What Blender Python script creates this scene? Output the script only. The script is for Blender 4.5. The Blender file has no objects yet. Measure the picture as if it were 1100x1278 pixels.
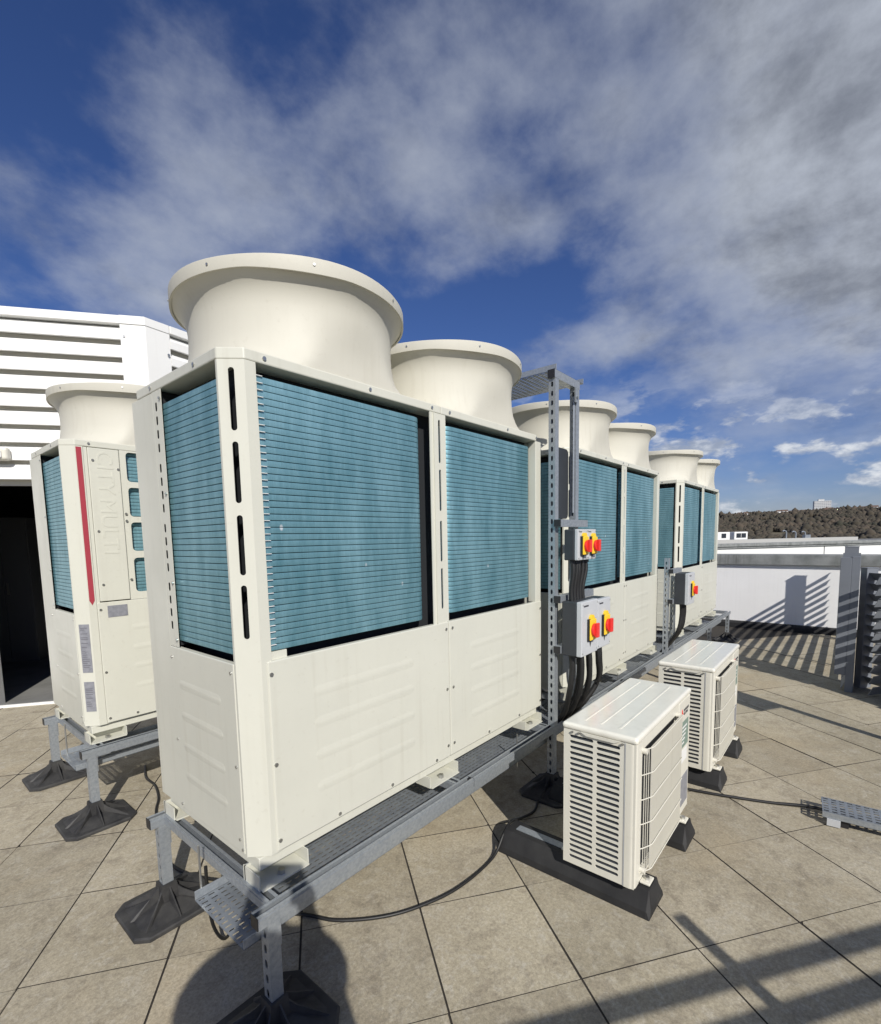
import bpy, bmesh, math, random
from mathutils import Vector, Matrix, noise as mnoise
from mathutils.geometry import tessellate_polygon
R = math.radians
rnd = random.Random(7)
scene = bpy.context.scene
C = scene.collection

# ------------------------------------------------------------------ camera
CAM = (-0.7341, -1.4062, 1.0203)
cam_d = bpy.data.cameras.new('camera'); cam = bpy.data.objects.new('camera', cam_d); C.objects.link(cam)
rt, up, fw = Vector((0.6422, -0.7663, -0.0200)), Vector((0.0883, 0.0480, 0.9949)), Vector((0.7615, 0.6407, -0.0985))
m = Matrix((rt, up, -fw)).transposed().to_4x4(); m.translation = CAM
cam.matrix_world = m
cam_d.sensor_fit = 'HORIZONTAL'; cam_d.sensor_width = 36.0
cam_d.lens = 611.95 / 1100 * 36.0
cam_d.shift_y = (733 - 639) / 1100
cam_d.clip_start = 0.02; cam_d.clip_end = 20000
scene.camera = cam

# ------------------------------------------------------------------ light
SUN = Vector((-0.602, -1.0, 0.78)).normalized()          # towards the sun
sun_d = bpy.data.lights.new('sun', 'SUN'); sun_d.energy = 4.8; sun_d.angle = R(0.53); sun_d.color = (1.0, 0.955, 0.88)
sun = bpy.data.objects.new('sun', sun_d); C.objects.link(sun)
sun.rotation_euler = SUN.to_track_quat('Z', 'Y').to_euler()
w = bpy.data.worlds.new('World'); scene.world = w; w.use_nodes = True
scene.view_settings.view_transform = 'Standard'; scene.view_settings.look = 'None'
scene.view_settings.gamma = 1.0; scene.view_settings.use_curve_mapping = False; scene.view_settings.exposure = 0.0


def build_sky():
    nt = w.node_tree; N = nt.nodes; L = nt.links; N.clear()
    def nd(t, **k):
        n = N.new(t)
        for a, b in k.items(): setattr(n, a, b)
        return n
    def math_(op, a, b=None, c=None, clamp=False):
        n = nd('ShaderNodeMath', operation=op, use_clamp=clamp)
        for i, v in enumerate((a, b, c)):
            if v is None: continue
            if hasattr(v, 'is_output'): L.new(v, n.inputs[i])
            else: n.inputs[i].default_value = v
        return n.outputs[0]
    def noise(vec, scale, detail, rough, dist=0.0):
        n = nd('ShaderNodeTexNoise'); n.inputs['Scale'].default_value = scale; n.inputs['Detail'].default_value = detail
        n.inputs['Roughness'].default_value = rough; n.inputs['Distortion'].default_value = dist
        L.new(vec, n.inputs['Vector']); return n.outputs[0]
    def ramp(v, a, b):
        n = nd('ShaderNodeMapRange', interpolation_type='SMOOTHSTEP'); L.new(v, n.inputs[0])
        n.inputs[1].default_value = a; n.inputs[2].default_value = b; return n.outputs[0]
    sky = nd('ShaderNodeTexSky', sky_type='NISHITA', sun_disc=False)
    sky.sun_elevation = math.asin(SUN.z); sky.sun_rotation = math.atan2(SUN.x, SUN.y)
    sky.altitude = 100; sky.air_density = 1.0; sky.dust_density = 0.3; sky.ozone_density = 2.5
    hs = nd('ShaderNodeHueSaturation'); hs.inputs['Saturation'].default_value = 1.12; hs.inputs['Value'].default_value = 1.0
    L.new(sky.outputs[0], hs.inputs['Color'])
    tint = nd('ShaderNodeMix', data_type='RGBA', blend_type='MULTIPLY'); tint.inputs[0].default_value = 1.0
    L.new(hs.outputs[0], tint.inputs[6]); tint.inputs[7].default_value = (0.70, 0.74, 1.08, 1)
    tc = nd('ShaderNodeTexCoord'); sp = nd('ShaderNodeSeparateXYZ'); L.new(tc.outputs['Generated'], sp.inputs[0])
    z = math_('MAXIMUM', sp.outputs[2], 0.0)
    den = math_('ADD', z, 0.32)
    px = math_('DIVIDE', sp.outputs[0], den); py = math_('DIVIDE', sp.outputs[1], den)
    cb = nd('ShaderNodeCombineXYZ'); L.new(px, cb.inputs[0]); L.new(py, cb.inputs[1])
    P = cb.outputs[0]
    def bank(az, el, ra, re, ang, amp):
        """a bank of cloud round a compass direction and height (degrees)"""
        c = Vector((math.cos(R(az)) * math.cos(R(el)), math.sin(R(az)) * math.cos(R(el)), math.sin(R(el))))
        t = Vector((-math.sin(R(az)), math.cos(R(az)), 0)); q_ = c.cross(t)
        if q_.z < 0: q_ = -q_
        ca, sa = math.cos(R(ang)), math.sin(R(ang)); a_ = t * ca + q_ * sa; b_ = q_ * ca - t * sa
        def dot(v):
            n = nd('ShaderNodeVectorMath', operation='DOT_PRODUCT'); L.new(tc.outputs['Generated'], n.inputs[0]); n.inputs[1].default_value = v; return n.outputs['Value']
        u = math_('DIVIDE', dot(a_), math.sin(R(ra))); v = math_('DIVIDE', dot(b_), math.sin(R(re)))
        k = math_('ADD', math_('MULTIPLY', u, u), math_('MULTIPLY', v, v))
        front = math_('GREATER_THAN', dot(c), 0.0)
        return math_('MULTIPLY', math_('MULTIPLY', math_('EXPONENT', math_('MULTIPLY', k, -1.0)), amp), front)
    n1 = noise(P, 2.6, 13, 0.58, 0.05)
    n2 = noise(P, 0.9, 3, 0.5)
    cov = math_('ADD', math_('MULTIPLY', n1, 0.74), math_('MULTIPLY', n2, 0.26))
    for b in BANKS: cov = math_('ADD', cov, bank(*b))
    thin = ramp(cov, 0.45, 0.64)
    thick = ramp(cov, 0.58, 0.80)
    n3 = noise(P, 3.2, 11, 0.62, 0.05)
    lit = ramp(math_('SUBTRACT', math_('ADD', n3, 0.06), math_('MULTIPLY', thick, 0.11)), 0.28, 0.62)
    mixc = nd('ShaderNodeMix', data_type='RGBA'); L.new(lit, mixc.inputs[0])
    mixc.inputs[6].default_value = (0.185, 0.205, 0.250, 1); mixc.inputs[7].default_value = (0.47, 0.51, 0.585, 1)
    # low clouds far away are cumulus seen lit and pale
    lowm = ramp(sp.outputs[2], 0.34, 0.12)
    sc = nd('ShaderNodeVectorMath', operation='MULTIPLY'); L.new(tc.outputs['Generated'], sc.inputs[0]); sc.inputs[1].default_value = (1, 1, 2.3)
    n4 = noise(sc.outputs[0], 9.5, 10, 0.56, 0.1)
    puff = math_('MULTIPLY', ramp(n4, 0.46, 0.60), lowm)
    plit = ramp(noise(sc.outputs[0], 17, 8, 0.6), 0.36, 0.62)
    mixl = nd('ShaderNodeMix', data_type='RGBA'); L.new(puff, mixl.inputs[0]); L.new(mixc.outputs[2], mixl.inputs[6])
    pc = nd('ShaderNodeMix', data_type='RGBA'); L.new(plit, pc.inputs[0]); pc.inputs[6].default_value = (0.33, 0.38, 0.48, 1); pc.inputs[7].default_value = (0.78, 0.81, 0.85, 1)
    L.new(pc.outputs[2], mixl.inputs[7])
    alpha = math_('ADD', math_('MULTIPLY', thin, 0.50), math_('MULTIPLY', thick, 0.46))
    alpha = math_('MAXIMUM', math_('MULTIPLY', alpha, math_('SUBTRACT', 1.0, math_('MULTIPLY', lowm, 0.45))), math_('MULTIPLY', puff, 0.92))
    b1 = nd('ShaderNodeBackground'); L.new(tint.outputs[2], b1.inputs[0]); b1.inputs[1].default_value = SKY_STRENGTH
    b2 = nd('ShaderNodeBackground'); L.new(mixl.outputs[2], b2.inputs[0]); b2.inputs[1].default_value = 1.0
    mx = nd('ShaderNodeMixShader'); L.new(alpha, mx.inputs[0]); L.new(b1.outputs[0], mx.inputs[1]); L.new(b2.outputs[0], mx.inputs[2])
    out = nd('ShaderNodeOutputWorld'); L.new(mx.outputs[0], out.inputs[0])


SKY_STRENGTH = 0.072
BANKS = [(2, 29, 14, 12, 0, 0.27), (-14, 30, 16, 20, 0, 0.26), (12, 42, 12, 8, 0, 0.10), (52, 37, 24, 8, -18, 0.10), (72, 26, 8, 4, 0, 0.10), (35, 52, 22, 10, 0, 0.05),
         (38, 21, 16, 5, 0, -0.15), (17, 17, 8, 3, 0, -0.08), (82, 34, 12, 9, 0, -0.10), (23, 19, 9, 2.8, 5, 0.17), (10, 15, 9, 2.5, 0, 0.08), (12, 22, 5, 3, 0, -0.06)]
build_sky()

# ------------------------------------------------------------------ materials
MATS = {}


def mat(name, col, rough=0.5, metal=0.0, var=0.0, vscale=6.0, bump=0.0, bscale=60.0, col2=None, spec=0.5, emit=None, rvar=0.0, coat=0.0):
    if name in MATS: return MATS[name]
    M = bpy.data.materials.new(name); M.use_nodes = True
    nt = M.node_tree; N = nt.nodes; L = nt.links; b = N['Principled BSDF']
    b.inputs['Base Color'].default_value = (*col, 1); b.inputs['Roughness'].default_value = rough
    b.inputs['Metallic'].default_value = metal; b.inputs['Specular IOR Level'].default_value = spec
    b.inputs['Coat Weight'].default_value = coat; b.inputs['Coat Roughness'].default_value = 0.12
    geo = N.new('ShaderNodeNewGeometry')
    if var or col2 or rvar:
        n = N.new('ShaderNodeTexNoise'); n.inputs['Scale'].default_value = vscale; n.inputs['Detail'].default_value = 7
        n.inputs['Roughness'].default_value = 0.62
        L.new(geo.outputs['Position'], n.inputs['Vector'])
        if var or col2:
            c2 = col2 or tuple(c * (1 - var) for c in col)
            mr = N.new('ShaderNodeMapRange'); mr.inputs[1].default_value = 0.38; mr.inputs[2].default_value = 0.66
            L.new(n.outputs[0], mr.inputs[0])
            mx = N.new('ShaderNodeMix'); mx.data_type = 'RGBA'; L.new(mr.outputs[0], mx.inputs[0])
            mx.inputs[6].default_value = (*col, 1); mx.inputs[7].default_value = (*c2, 1)
            L.new(mx.outputs[2], b.inputs['Base Color'])
        if rvar:
            mr = N.new('ShaderNodeMapRange'); mr.inputs[1].default_value = 0.3; mr.inputs[2].default_value = 0.7
            mr.inputs[3].default_value = rough - rvar; mr.inputs[4].default_value = rough + rvar
            L.new(n.outputs[0], mr.inputs[0]); L.new(mr.outputs[0], b.inputs['Roughness'])
    if bump:
        n = N.new('ShaderNodeTexNoise'); n.inputs['Scale'].default_value = bscale; n.inputs['Detail'].default_value = 5
        L.new(geo.outputs['Position'], n.inputs['Vector'])
        bp = N.new('ShaderNodeBump'); bp.inputs['Strength'].default_value = 1.0; bp.inputs['Distance'].default_value = bump
        L.new(n.outputs[0], bp.inputs['Height']); L.new(bp.outputs[0], b.inputs['Normal'])
    if emit:
        b.inputs['Emission Color'].default_value = (*emit, 1); b.inputs['Emission Strength'].default_value = 1
    MATS[name] = M; return M


def mat_slab():
    M = bpy.data.materials.new('slab_concrete'); M.use_nodes = True
    nt = M.node_tree; N = nt.nodes; L = nt.links; b = N['Principled BSDF']
    b.inputs['Roughness'].default_value = 0.88; b.inputs['Specular IOR Level'].default_value = 0.3
    geo = N.new('ShaderNodeNewGeometry'); oi = N.new('ShaderNodeObjectInfo')
    def noise(scale, detail, rough=0.6, dist=0.0, vec=None):
        n = N.new('ShaderNodeTexNoise'); n.inputs['Scale'].default_value = scale; n.inputs['Detail'].default_value = detail
        n.inputs['Roughness'].default_value = rough; n.inputs['Distortion'].default_value = dist
        L.new(vec or geo.outputs['Position'], n.inputs['Vector']); return n.outputs[0]
    def rng(v, a, b_, c=0.0, d=1.0):
        n = N.new('ShaderNodeMapRange'); L.new(v, n.inputs[0])
        for i, x in enumerate((a, b_, c, d)): n.inputs[i + 1].default_value = x
        return n.outputs[0]
    def mix(f, a, b_, mode='MIX'):
        n = N.new('ShaderNodeMix'); n.data_type = 'RGBA'; n.blend_type = mode
        if hasattr(f, 'is_output'): L.new(f, n.inputs[0])
        else: n.inputs[0].default_value = f
        for i, v in ((6, a), (7, b_)):
            if hasattr(v, 'is_output'): L.new(v, n.inputs[i])
            else: n.inputs[i].default_value = (*v, 1)
        return n.outputs[2]
    big = rng(noise(1.6, 4), 0.35, 0.65)
    c = mix(big, (0.330, 0.290, 0.210), (0.415, 0.370, 0.278))
    # wandering paler scuffs and brown blotches
    scuff = rng(noise(16, 10, 0.75, 1.2), 0.50, 0.70)
    c = mix(scuff, c, (0.445, 0.410, 0.335))
    st = rng(noise(11, 9, 0.72, 0.6), 0.50, 0.70)
    c = mix(st, c, (0.245, 0.212, 0.158))
    rust = rng(noise(1.3, 6, 0.6, 0.5), 0.56, 0.76)
    c = mix(rust, c, (0.385, 0.325, 0.225))
    fine = rng(noise(95, 5, 0.8), 0.3, 0.7, 0.66, 1.28)
    grain = N.new('ShaderNodeCombineColor'); [L.new(fine, grain.inputs[i]) for i in range(3)]
    c = mix(1.0, c, grain.outputs[0], 'MULTIPLY')
    tone = rng(oi.outputs['Random'], 0, 1, 0.90, 1.09)
    tn = N.new('ShaderNodeCombineColor'); [L.new(tone, tn.inputs[i]) for i in range(3)]
    c = mix(1.0, c, tn.outputs[0], 'MULTIPLY')
    L.new(c, b.inputs['Base Color'])
    bp = N.new('ShaderNodeBump'); bp.inputs['Strength'].default_value = 0.8; bp.inputs['Distance'].default_value = 0.0022
    L.new(noise(75, 8, 0.75), bp.inputs['Height']); L.new(bp.outputs[0], b.inputs['Normal'])
    return M


def mat_fin():
    M = bpy.data.materials.new('blue_fin'); M.use_nodes = True
    nt = M.node_tree; N = nt.nodes; L = nt.links; b = N['Principled BSDF']
    b.inputs['Roughness'].default_value = 0.50; b.inputs['Metallic'].default_value = 0.62
    geo = N.new('ShaderNodeNewGeometry')
    mp = N.new('ShaderNodeMapping'); mp.inputs['Scale'].default_value = (1.0, 1.0, 0.25); L.new(geo.outputs['Position'], mp.inputs[0])
    n = N.new('ShaderNodeTexNoise'); n.inputs['Scale'].default_value = 7; n.inputs['Detail'].default_value = 8; n.inputs['Roughness'].default_value = 0.7
    L.new(mp.outputs[0], n.inputs['Vector'])
    mr = N.new('ShaderNodeMapRange'); mr.inputs[1].default_value = 0.30; mr.inputs[2].default_value = 0.70; L.new(n.outputs[0], mr.inputs[0])
    mx = N.new('ShaderNodeMix'); mx.data_type = 'RGBA'; L.new(mr.outputs[0], mx.inputs[0])
    mx.inputs[6].default_value = (0.112, 0.272, 0.325, 1); mx.inputs[7].default_value = (0.295, 0.520, 0.585, 1)
    n2 = N.new('ShaderNodeTexNoise'); n2.inputs['Scale'].default_value = 420; n2.inputs['Detail'].default_value = 1
    mp2 = N.new('ShaderNodeMapping'); mp2.inputs['Scale'].default_value = (1, 1, 0.04); L.new(geo.outputs['Position'], mp2.inputs[0]); L.new(mp2.outputs[0], n2.inputs['Vector'])
    m2 = N.new('ShaderNodeMapRange'); m2.inputs[3].default_value = 0.8; m2.inputs[4].default_value = 1.18; L.new(n2.outputs[0], m2.inputs[0])
    g = N.new('ShaderNodeCombineColor'); [L.new(m2.outputs[0], g.inputs[i]) for i in range(3)]
    m3 = N.new('ShaderNodeMix'); m3.data_type = 'RGBA'; m3.blend_type = 'MULTIPLY'; m3.inputs[0].default_value = 1
    L.new(mx.outputs[2], m3.inputs[6]); L.new(g.outputs[0], m3.inputs[7])
    # a few pale nicks where fins are bent
    mp3 = N.new('ShaderNodeMapping'); mp3.inputs['Scale'].default_value = (11, 11, 7); L.new(geo.outputs['Position'], mp3.inputs[0])
    vo = N.new('ShaderNodeTexVoronoi'); vo.inputs['Scale'].default_value = 1.0; vo.inputs['Randomness'].default_value = 1.0; L.new(mp3.outputs[0], vo.inputs['Vector'])
    nk = N.new('ShaderNodeMapRange'); nk.inputs[1].default_value = 0.085; nk.inputs[2].default_value = 0.04; L.new(vo.outputs['Distance'], nk.inputs[0])
    sc_ = N.new('ShaderNodeSeparateColor'); L.new(vo.outputs['Color'], sc_.inputs[0])
    gt = N.new('ShaderNodeMath'); gt.operation = 'GREATER_THAN'; gt.inputs[1].default_value = 0.62; L.new(sc_.outputs[0], gt.inputs[0])
    ml = N.new('ShaderNodeMath'); ml.operation = 'MULTIPLY'; L.new(nk.outputs[0], ml.inputs[0]); L.new(gt.outputs[0], ml.inputs[1])
    m4 = N.new('ShaderNodeMix'); m4.data_type = 'RGBA'; L.new(ml.outputs[0], m4.inputs[0]); L.new(m3.outputs[2], m4.inputs[6]); m4.inputs[7].default_value = (0.75, 0.8, 0.82, 1)
    L.new(m4.outputs[2], b.inputs['Base Color'])
    return M


SLAB = mat_slab(); FIN = mat_fin()
def streaks(M, amount=0.16, tint=(0.36, 0.33, 0.25)):
    nt = M.node_tree; N = nt.nodes; L = nt.links; b = N['Principled BSDF']; src = b.inputs['Base Color'].links[0].from_socket
    geo = N.new('ShaderNodeNewGeometry'); mp = N.new('ShaderNodeMapping'); mp.inputs['Scale'].default_value = (34, 34, 1.1); L.new(geo.outputs['Position'], mp.inputs[0])
    n = N.new('ShaderNodeTexNoise'); n.inputs['Scale'].default_value = 1.0; n.inputs['Detail'].default_value = 4; L.new(mp.outputs[0], n.inputs['Vector'])
    n2 = N.new('ShaderNodeTexNoise'); n2.inputs['Scale'].default_value = 2.2; n2.inputs['Detail'].default_value = 6; L.new(geo.outputs['Position'], n2.inputs['Vector'])
    a = N.new('ShaderNodeMapRange'); a.inputs[1].default_value = 0.52; a.inputs[2].default_value = 0.78; L.new(n.outputs[0], a.inputs[0])
    c = N.new('ShaderNodeMapRange'); c.inputs[1].default_value = 0.42; c.inputs[2].default_value = 0.70; c.inputs[4].default_value = amount; L.new(n2.outputs[0], c.inputs[0])
    n3 = N.new('ShaderNodeTexNoise'); n3.inputs['Scale'].default_value = 55; n3.inputs['Detail'].default_value = 6; L.new(geo.outputs['Position'], n3.inputs['Vector'])
    d = N.new('ShaderNodeMapRange'); d.inputs[1].default_value = 0.62; d.inputs[2].default_value = 0.80; d.inputs[4].default_value = amount * 0.6; L.new(n3.outputs[0], d.inputs[0])
    m = N.new('ShaderNodeMath'); m.operation = 'MULTIPLY_ADD'; L.new(a.outputs[0], m.inputs[0]); L.new(c.outputs[0], m.inputs[1]); L.new(d.outputs[0], m.inputs[2])
    mx = N.new('ShaderNodeMix'); mx.data_type = 'RGBA'; L.new(m.outputs[0], mx.inputs[0]); L.new(src, mx.inputs[6]); mx.inputs[7].default_value = (*tint, 1)
    L.new(mx.outputs[2], b.inputs['Base Color']); return M


CREAM = mat('cream_paint', (0.600, 0.598, 0.518), 0.40, var=0.05, vscale=3.0, rvar=0.08, bump=0.0006, bscale=9)
DUCT = mat('cream_moulding', (0.575, 0.558, 0.482), 0.55, spec=0.22, var=0.04, vscale=2.5, rvar=0.06)
ACW = mat('ivory_plastic', (0.68, 0.66, 0.575), 0.34, var=0.04, vscale=5, rvar=0.06)
ACTOP = mat('glossy_ivory_lid', (0.78, 0.76, 0.67), 0.20, var=0.07, vscale=8, rvar=0.06, coat=0.15)
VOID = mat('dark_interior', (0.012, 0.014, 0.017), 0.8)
GALV = mat('galvanised_steel', (0.40, 0.43, 0.455), 0.45, metal=0.55, col2=(0.30, 0.33, 0.36), vscale=75, rvar=0.1)
GALVD = mat('galvanised_tray', (0.33, 0.36, 0.39), 0.5, metal=0.5, col2=(0.23, 0.255, 0.285), vscale=20, rvar=0.1)
STEEL = mat('bright_screw', (0.5, 0.5, 0.48), 0.35, metal=0.9)
RUBBER = mat('black_rubber', (0.020, 0.020, 0.021), 0.62, col2=(0.050, 0.049, 0.047), vscale=11, bump=0.0004, bscale=90)
BLOCK = mat('moulded_black_rubber', (0.011, 0.011, 0.012), 0.7, col2=(0.024, 0.024, 0.024), vscale=9)
BLACK = mat('black_plastic', (0.018, 0.018, 0.02), 0.5)
CABLE = mat('black_cable', (0.012, 0.012, 0.012), 0.5)
DGREY = mat('dark_grey_plastic', (0.034, 0.038, 0.044), 0.5, var=0.2, vscale=9)
LGREY = mat('light_grey_plastic', (0.50, 0.515, 0.53), 0.42, var=0.06, vscale=9)
RED = mat('red_plastic', (0.72, 0.035, 0.028), 0.35)
YELLOW = mat('yellow_plastic', (0.85, 0.56, 0.03), 0.4)
STRIPE = mat('dark_red_stripe', (0.36, 0.045, 0.065), 0.4)
LABELG = mat('silver_label', (0.26, 0.265, 0.29), 0.45, col2=(0.19, 0.195, 0.22), vscale=40)
INK = mat('dark_ink', (0.05, 0.05, 0.06), 0.6)
PAPER = mat('white_label', (0.75, 0.75, 0.73), 0.5)
GREENL = mat('green_label', (0.22, 0.30, 0.25), 0.5, var=0.3, vscale=90)
WHITE = mat('white_cladding', (0.80, 0.80, 0.775), 0.45, var=0.05, vscale=1.6, rvar=0.08)
WHITEW = mat('white_render', (0.86, 0.86, 0.855), 0.75, var=0.05, vscale=1.2, bump=0.001, bscale=80)
WCAP = mat('weathered_capping', (0.27, 0.28, 0.275), 0.6, col2=(0.16, 0.17, 0.165), vscale=5)
BITUM = mat('bitumen_felt', (0.022, 0.022, 0.024), 0.85, var=0.4, vscale=8)
FENCE = mat('grey_fence_paint', (0.175, 0.19, 0.215), 0.5, var=0.12, vscale=4)
JOINT = mat('joint_grit', (0.040, 0.034, 0.027), 0.95, var=0.4, vscale=30)
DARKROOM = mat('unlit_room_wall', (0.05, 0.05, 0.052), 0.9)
CONC = mat('grey_floor_screed', (0.22, 0.22, 0.21), 0.8, var=0.25, vscale=4)
CABINET = mat('grey_cabinet', (0.14, 0.145, 0.15), 0.5)
HILLM = mat('winter_hillside', (0.135, 0.115, 0.075), 0.95, col2=(0.07, 0.062, 0.042), vscale=0.02)
WOOD1 = mat('bare_winter_wood', (0.085, 0.067, 0.048), 0.95, col2=(0.038, 0.037, 0.025), vscale=0.022)
GRASSL = mat('far_ground', (0.09, 0.10, 0.05), 0.95, var=0.4, vscale=0.01)
FARROOF = mat('far_roof_felt', (0.22, 0.22, 0.21), 0.8, var=0.3, vscale=0.6)
GLASS = mat('dark_window_glass', (0.03, 0.035, 0.045), 0.15)
BRICK = mat('far_brick', (0.23, 0.13, 0.085), 0.9)
TILE = mat('far_roof_tile', (0.13, 0.09, 0.07), 0.9)
CLOTH = mat('dark_jacket_cloth', (0.03, 0.035, 0.05), 0.9)
SKIN = mat('skin', (0.45, 0.28, 0.2), 0.55)

for m_ in (CREAM, DUCT): streaks(m_, 0.34)
for m_ in (ACW, ACTOP): streaks(m_, 0.25)
for m_ in (WHITE, WHITEW): streaks(m_, 0.10)
streaks(WCAP, 0.8, (0.07, 0.07, 0.065))


# ------------------------------------------------------------------ mesh helpers
class MB:
    def __init__(s): s.v = []; s.f = []
    def add(s, vs, fs):
        o = len(s.v); s.v += [tuple(v) for v in vs]; s.f += [tuple(i + o for i in f) for f in fs]; return s
    def box(s, x0, x1, y0, y1, z0, z1, M=None):
        vs = [(x, y, z) for z in (z0, z1) for y in (y0, y1) for x in (x0, x1)]
        if M is not None: vs = [M @ Vector(v) for v in vs]
        return s.add(vs, [(0, 2, 3, 1), (4, 5, 7, 6), (0, 1, 5, 4), (2, 6, 7, 3), (0, 4, 6, 2), (1, 3, 7, 5)])
    def cyl(s, a, b, r, n=10, r2=None):
        a, b = Vector(a), Vector(b); d = (b - a).normalized(); q = d.to_track_quat('Z', 'Y'); r2 = r if r2 is None else r2
        vs = [];
        for P, rr in ((a, r), (b, r2)):
            for i in range(n):
                t = 2 * math.pi * i / n; vs.append(P + q @ Vector((rr * math.cos(t), rr * math.sin(t), 0)))
        fs = [(i, (i + 1) % n, n + (i + 1) % n, n + i) for i in range(n)] + [tuple(range(n - 1, -1, -1)), tuple(range(n, 2 * n))]
        return s.add(vs, fs)
    def tube(s, pts, r, n=8, close=True):
        pts = [Vector(p) for p in pts]; vs = []
        for i, p in enumerate(pts):
            d = (pts[min(i + 1, len(pts) - 1)] - pts[max(i - 1, 0)]).normalized()
            a = Vector((0, 0, 1)) if abs(d.z) < 0.9 else Vector((1, 0, 0))
            u = d.cross(a).normalized(); v = d.cross(u)
            for k in range(n):
                t = 2 * math.pi * k / n; vs.append(p + u * (r * math.cos(t)) + v * (r * math.sin(t)))
        fs = []
        for i in range(len(pts) - 1):
            for k in range(n): fs.append((i * n + k, i * n + (k + 1) % n, (i + 1) * n + (k + 1) % n, (i + 1) * n + k))
        fs += [tuple(range(n)), tuple(range((len(pts) - 1) * n + n - 1, (len(pts) - 1) * n - 1, -1))]
        return s.add(vs, fs)
    def lathe(s, prof, cx, cy, n=64, cap=False):
        vs = []; fs = []
        for r, z in prof:
            for k in range(n):
                t = 2 * math.pi * k / n; vs.append((cx + r * math.cos(t), cy + r * math.sin(t), z))
        for i in range(len(prof) - 1):
            for k in range(n): fs.append((i * n + k, i * n + (k + 1) % n, (i + 1) * n + (k + 1) % n, (i + 1) * n + k))
        return s.add(vs, fs)
    def plate(s, outer, holes, t, M):
        """flat plate in local xy, front at z=0, back at z=-t, with real holes"""
        loops = [outer] + holes
        flat = [Vector((x, y, 0)) for lp in loops for x, y in lp]
        tris = tessellate_polygon([[Vector((x, y, 0)) for x, y in lp] for lp in loops])
        n = len(flat); vs = [M @ v for v in flat] + [M @ (v + Vector((0, 0, -t))) for v in flat]
        fs = []
        for a, b, c in tris:
            nz = (flat[b] - flat[a]).cross(flat[c] - flat[a]).z
            if nz < 0: b, c = c, b
            fs.append((a, b, c)); fs.append((a + n, c + n, b + n))
        o = 0
        for lp in loops:
            k = len(lp)
            for i in range(k):
                j = (i + 1) % k; fs.append((o + i, o + i + n, o + j + n, o + j))
            o += k
        return s.add(vs, fs)
    def perforated(s, nx, ny, px, py, hx, hy, t, M, stagger=False):
        """sheet of nx*ny cells, each with one slot"""
        for i in range(nx):
            for j in range(ny):
                x, y = i * px, j * py
                a = [(x, y), (x + px, y), (x + px, y + py), (x, y + py)]
                mx, my = x + px / 2, y + py / 2
                h = [(mx - hx / 2, my - hy / 2), (mx + hx / 2, my - hy / 2), (mx + hx / 2, my + hy / 2), (mx - hx / 2, my + hy / 2)]
                vs = [M @ Vector((*q, 0)) for q in a + h] + [M @ Vector((*q, -t)) for q in a + h]
                fs = []
                for k in range(4):
                    l = (k + 1) % 4
                    fs += [(k, l, 4 + l, 4 + k), (8 + k, 12 + k, 12 + l, 8 + l), (4 + k, 4 + l, 12 + l, 12 + k)]
                s.add(vs, fs)
        return s
    def build(s, name, material, parent=None, bevel=0.0, smooth=False, seg=2, kind=None):
        me = bpy.data.meshes.new(name); me.from_pydata(s.v, [], s.f); me.update()
        bm = bmesh.new(); bm.from_mesh(me); bmesh.ops.recalc_face_normals(bm, faces=bm.faces); bm.to_mesh(me); bm.free()
        me.materials.append(material)
        if smooth: me.polygons.foreach_set('use_smooth', [True] * len(me.polygons))
        o = bpy.data.objects.new(name, me); C.objects.link(o)
        if parent is not None: o.parent = parent
        if bevel:
            b = o.modifiers.new('edge', 'BEVEL'); b.width = bevel; b.segments = seg; b.limit_method = 'ANGLE'; b.angle_limit = R(40)
        if smooth:
            e = o.modifiers.new('split', 'EDGE_SPLIT'); e.split_angle = R(50)
        if kind: o['kind'] = kind
        return o


def thing(name, label, cat, loc=(0, 0, 0), rz=0.0, group=None):
    o = bpy.data.objects.new(name, None); C.objects.link(o); o.location = loc; o.rotation_euler = (0, 0, rz)
    o.empty_display_size = 0.1
    return tag(o, label, cat, group)


def tag(o, label, cat, group=None):
    o['label'] = label; o['category'] = cat
    if group: o['group'] = group
    return o


def again(src, parent, loc=(0, 0, 0), rot=None):
    c = src.copy(); C.objects.link(c); c.parent = parent; c.location = loc
    if rot is not None: c.rotation_euler = rot
    return c


def frameM(o, x, y):
    """matrix whose local x and y run along the given directions, from origin o"""
    x = Vector(x).normalized(); y = Vector(y).normalized(); z = x.cross(y)
    M = Matrix((x, y, z)).transposed().to_4x4(); M.translation = Vector(o); return M


def rect(x0, x1, y0, y1): return [(x0, y0), (x1, y0), (x1, y1), (x0, y1)]


def stadium(x0, x1, y0, y1, n=4, r=None):
    r = min(x1 - x0, y1 - y0) / 2 if r is None else r; pts = []
    for cx, cy, a in ((x1 - r, y0 + r, -90), (x1 - r, y1 - r, 0), (x0 + r, y1 - r, 90), (x0 + r, y0 + r, 180)):
        for k in range(n + 1):
            t = R(a + 90 * k / n); pts.append((cx + r * math.cos(t), cy + r * math.sin(t)))
    return pts


def text_mesh(name, body, size, depth, material, parent, M, align='CENTER'):
    cu = bpy.data.curves.new(name, 'FONT'); cu.body = body; cu.size = size; cu.extrude = depth; cu.align_x = align; cu.align_y = 'CENTER'
    tmp = bpy.data.objects.new(name + '_curve', cu); C.objects.link(tmp)
    dg = bpy.context.evaluated_depsgraph_get()
    me = bpy.data.meshes.new_from_object(tmp.evaluated_get(dg)); bpy.data.objects.remove(tmp)
    me.materials.clear(); me.materials.append(material)
    me.transform(M)
    o = bpy.data.objects.new(name, me); C.objects.link(o); o.parent = parent
    return o


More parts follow.
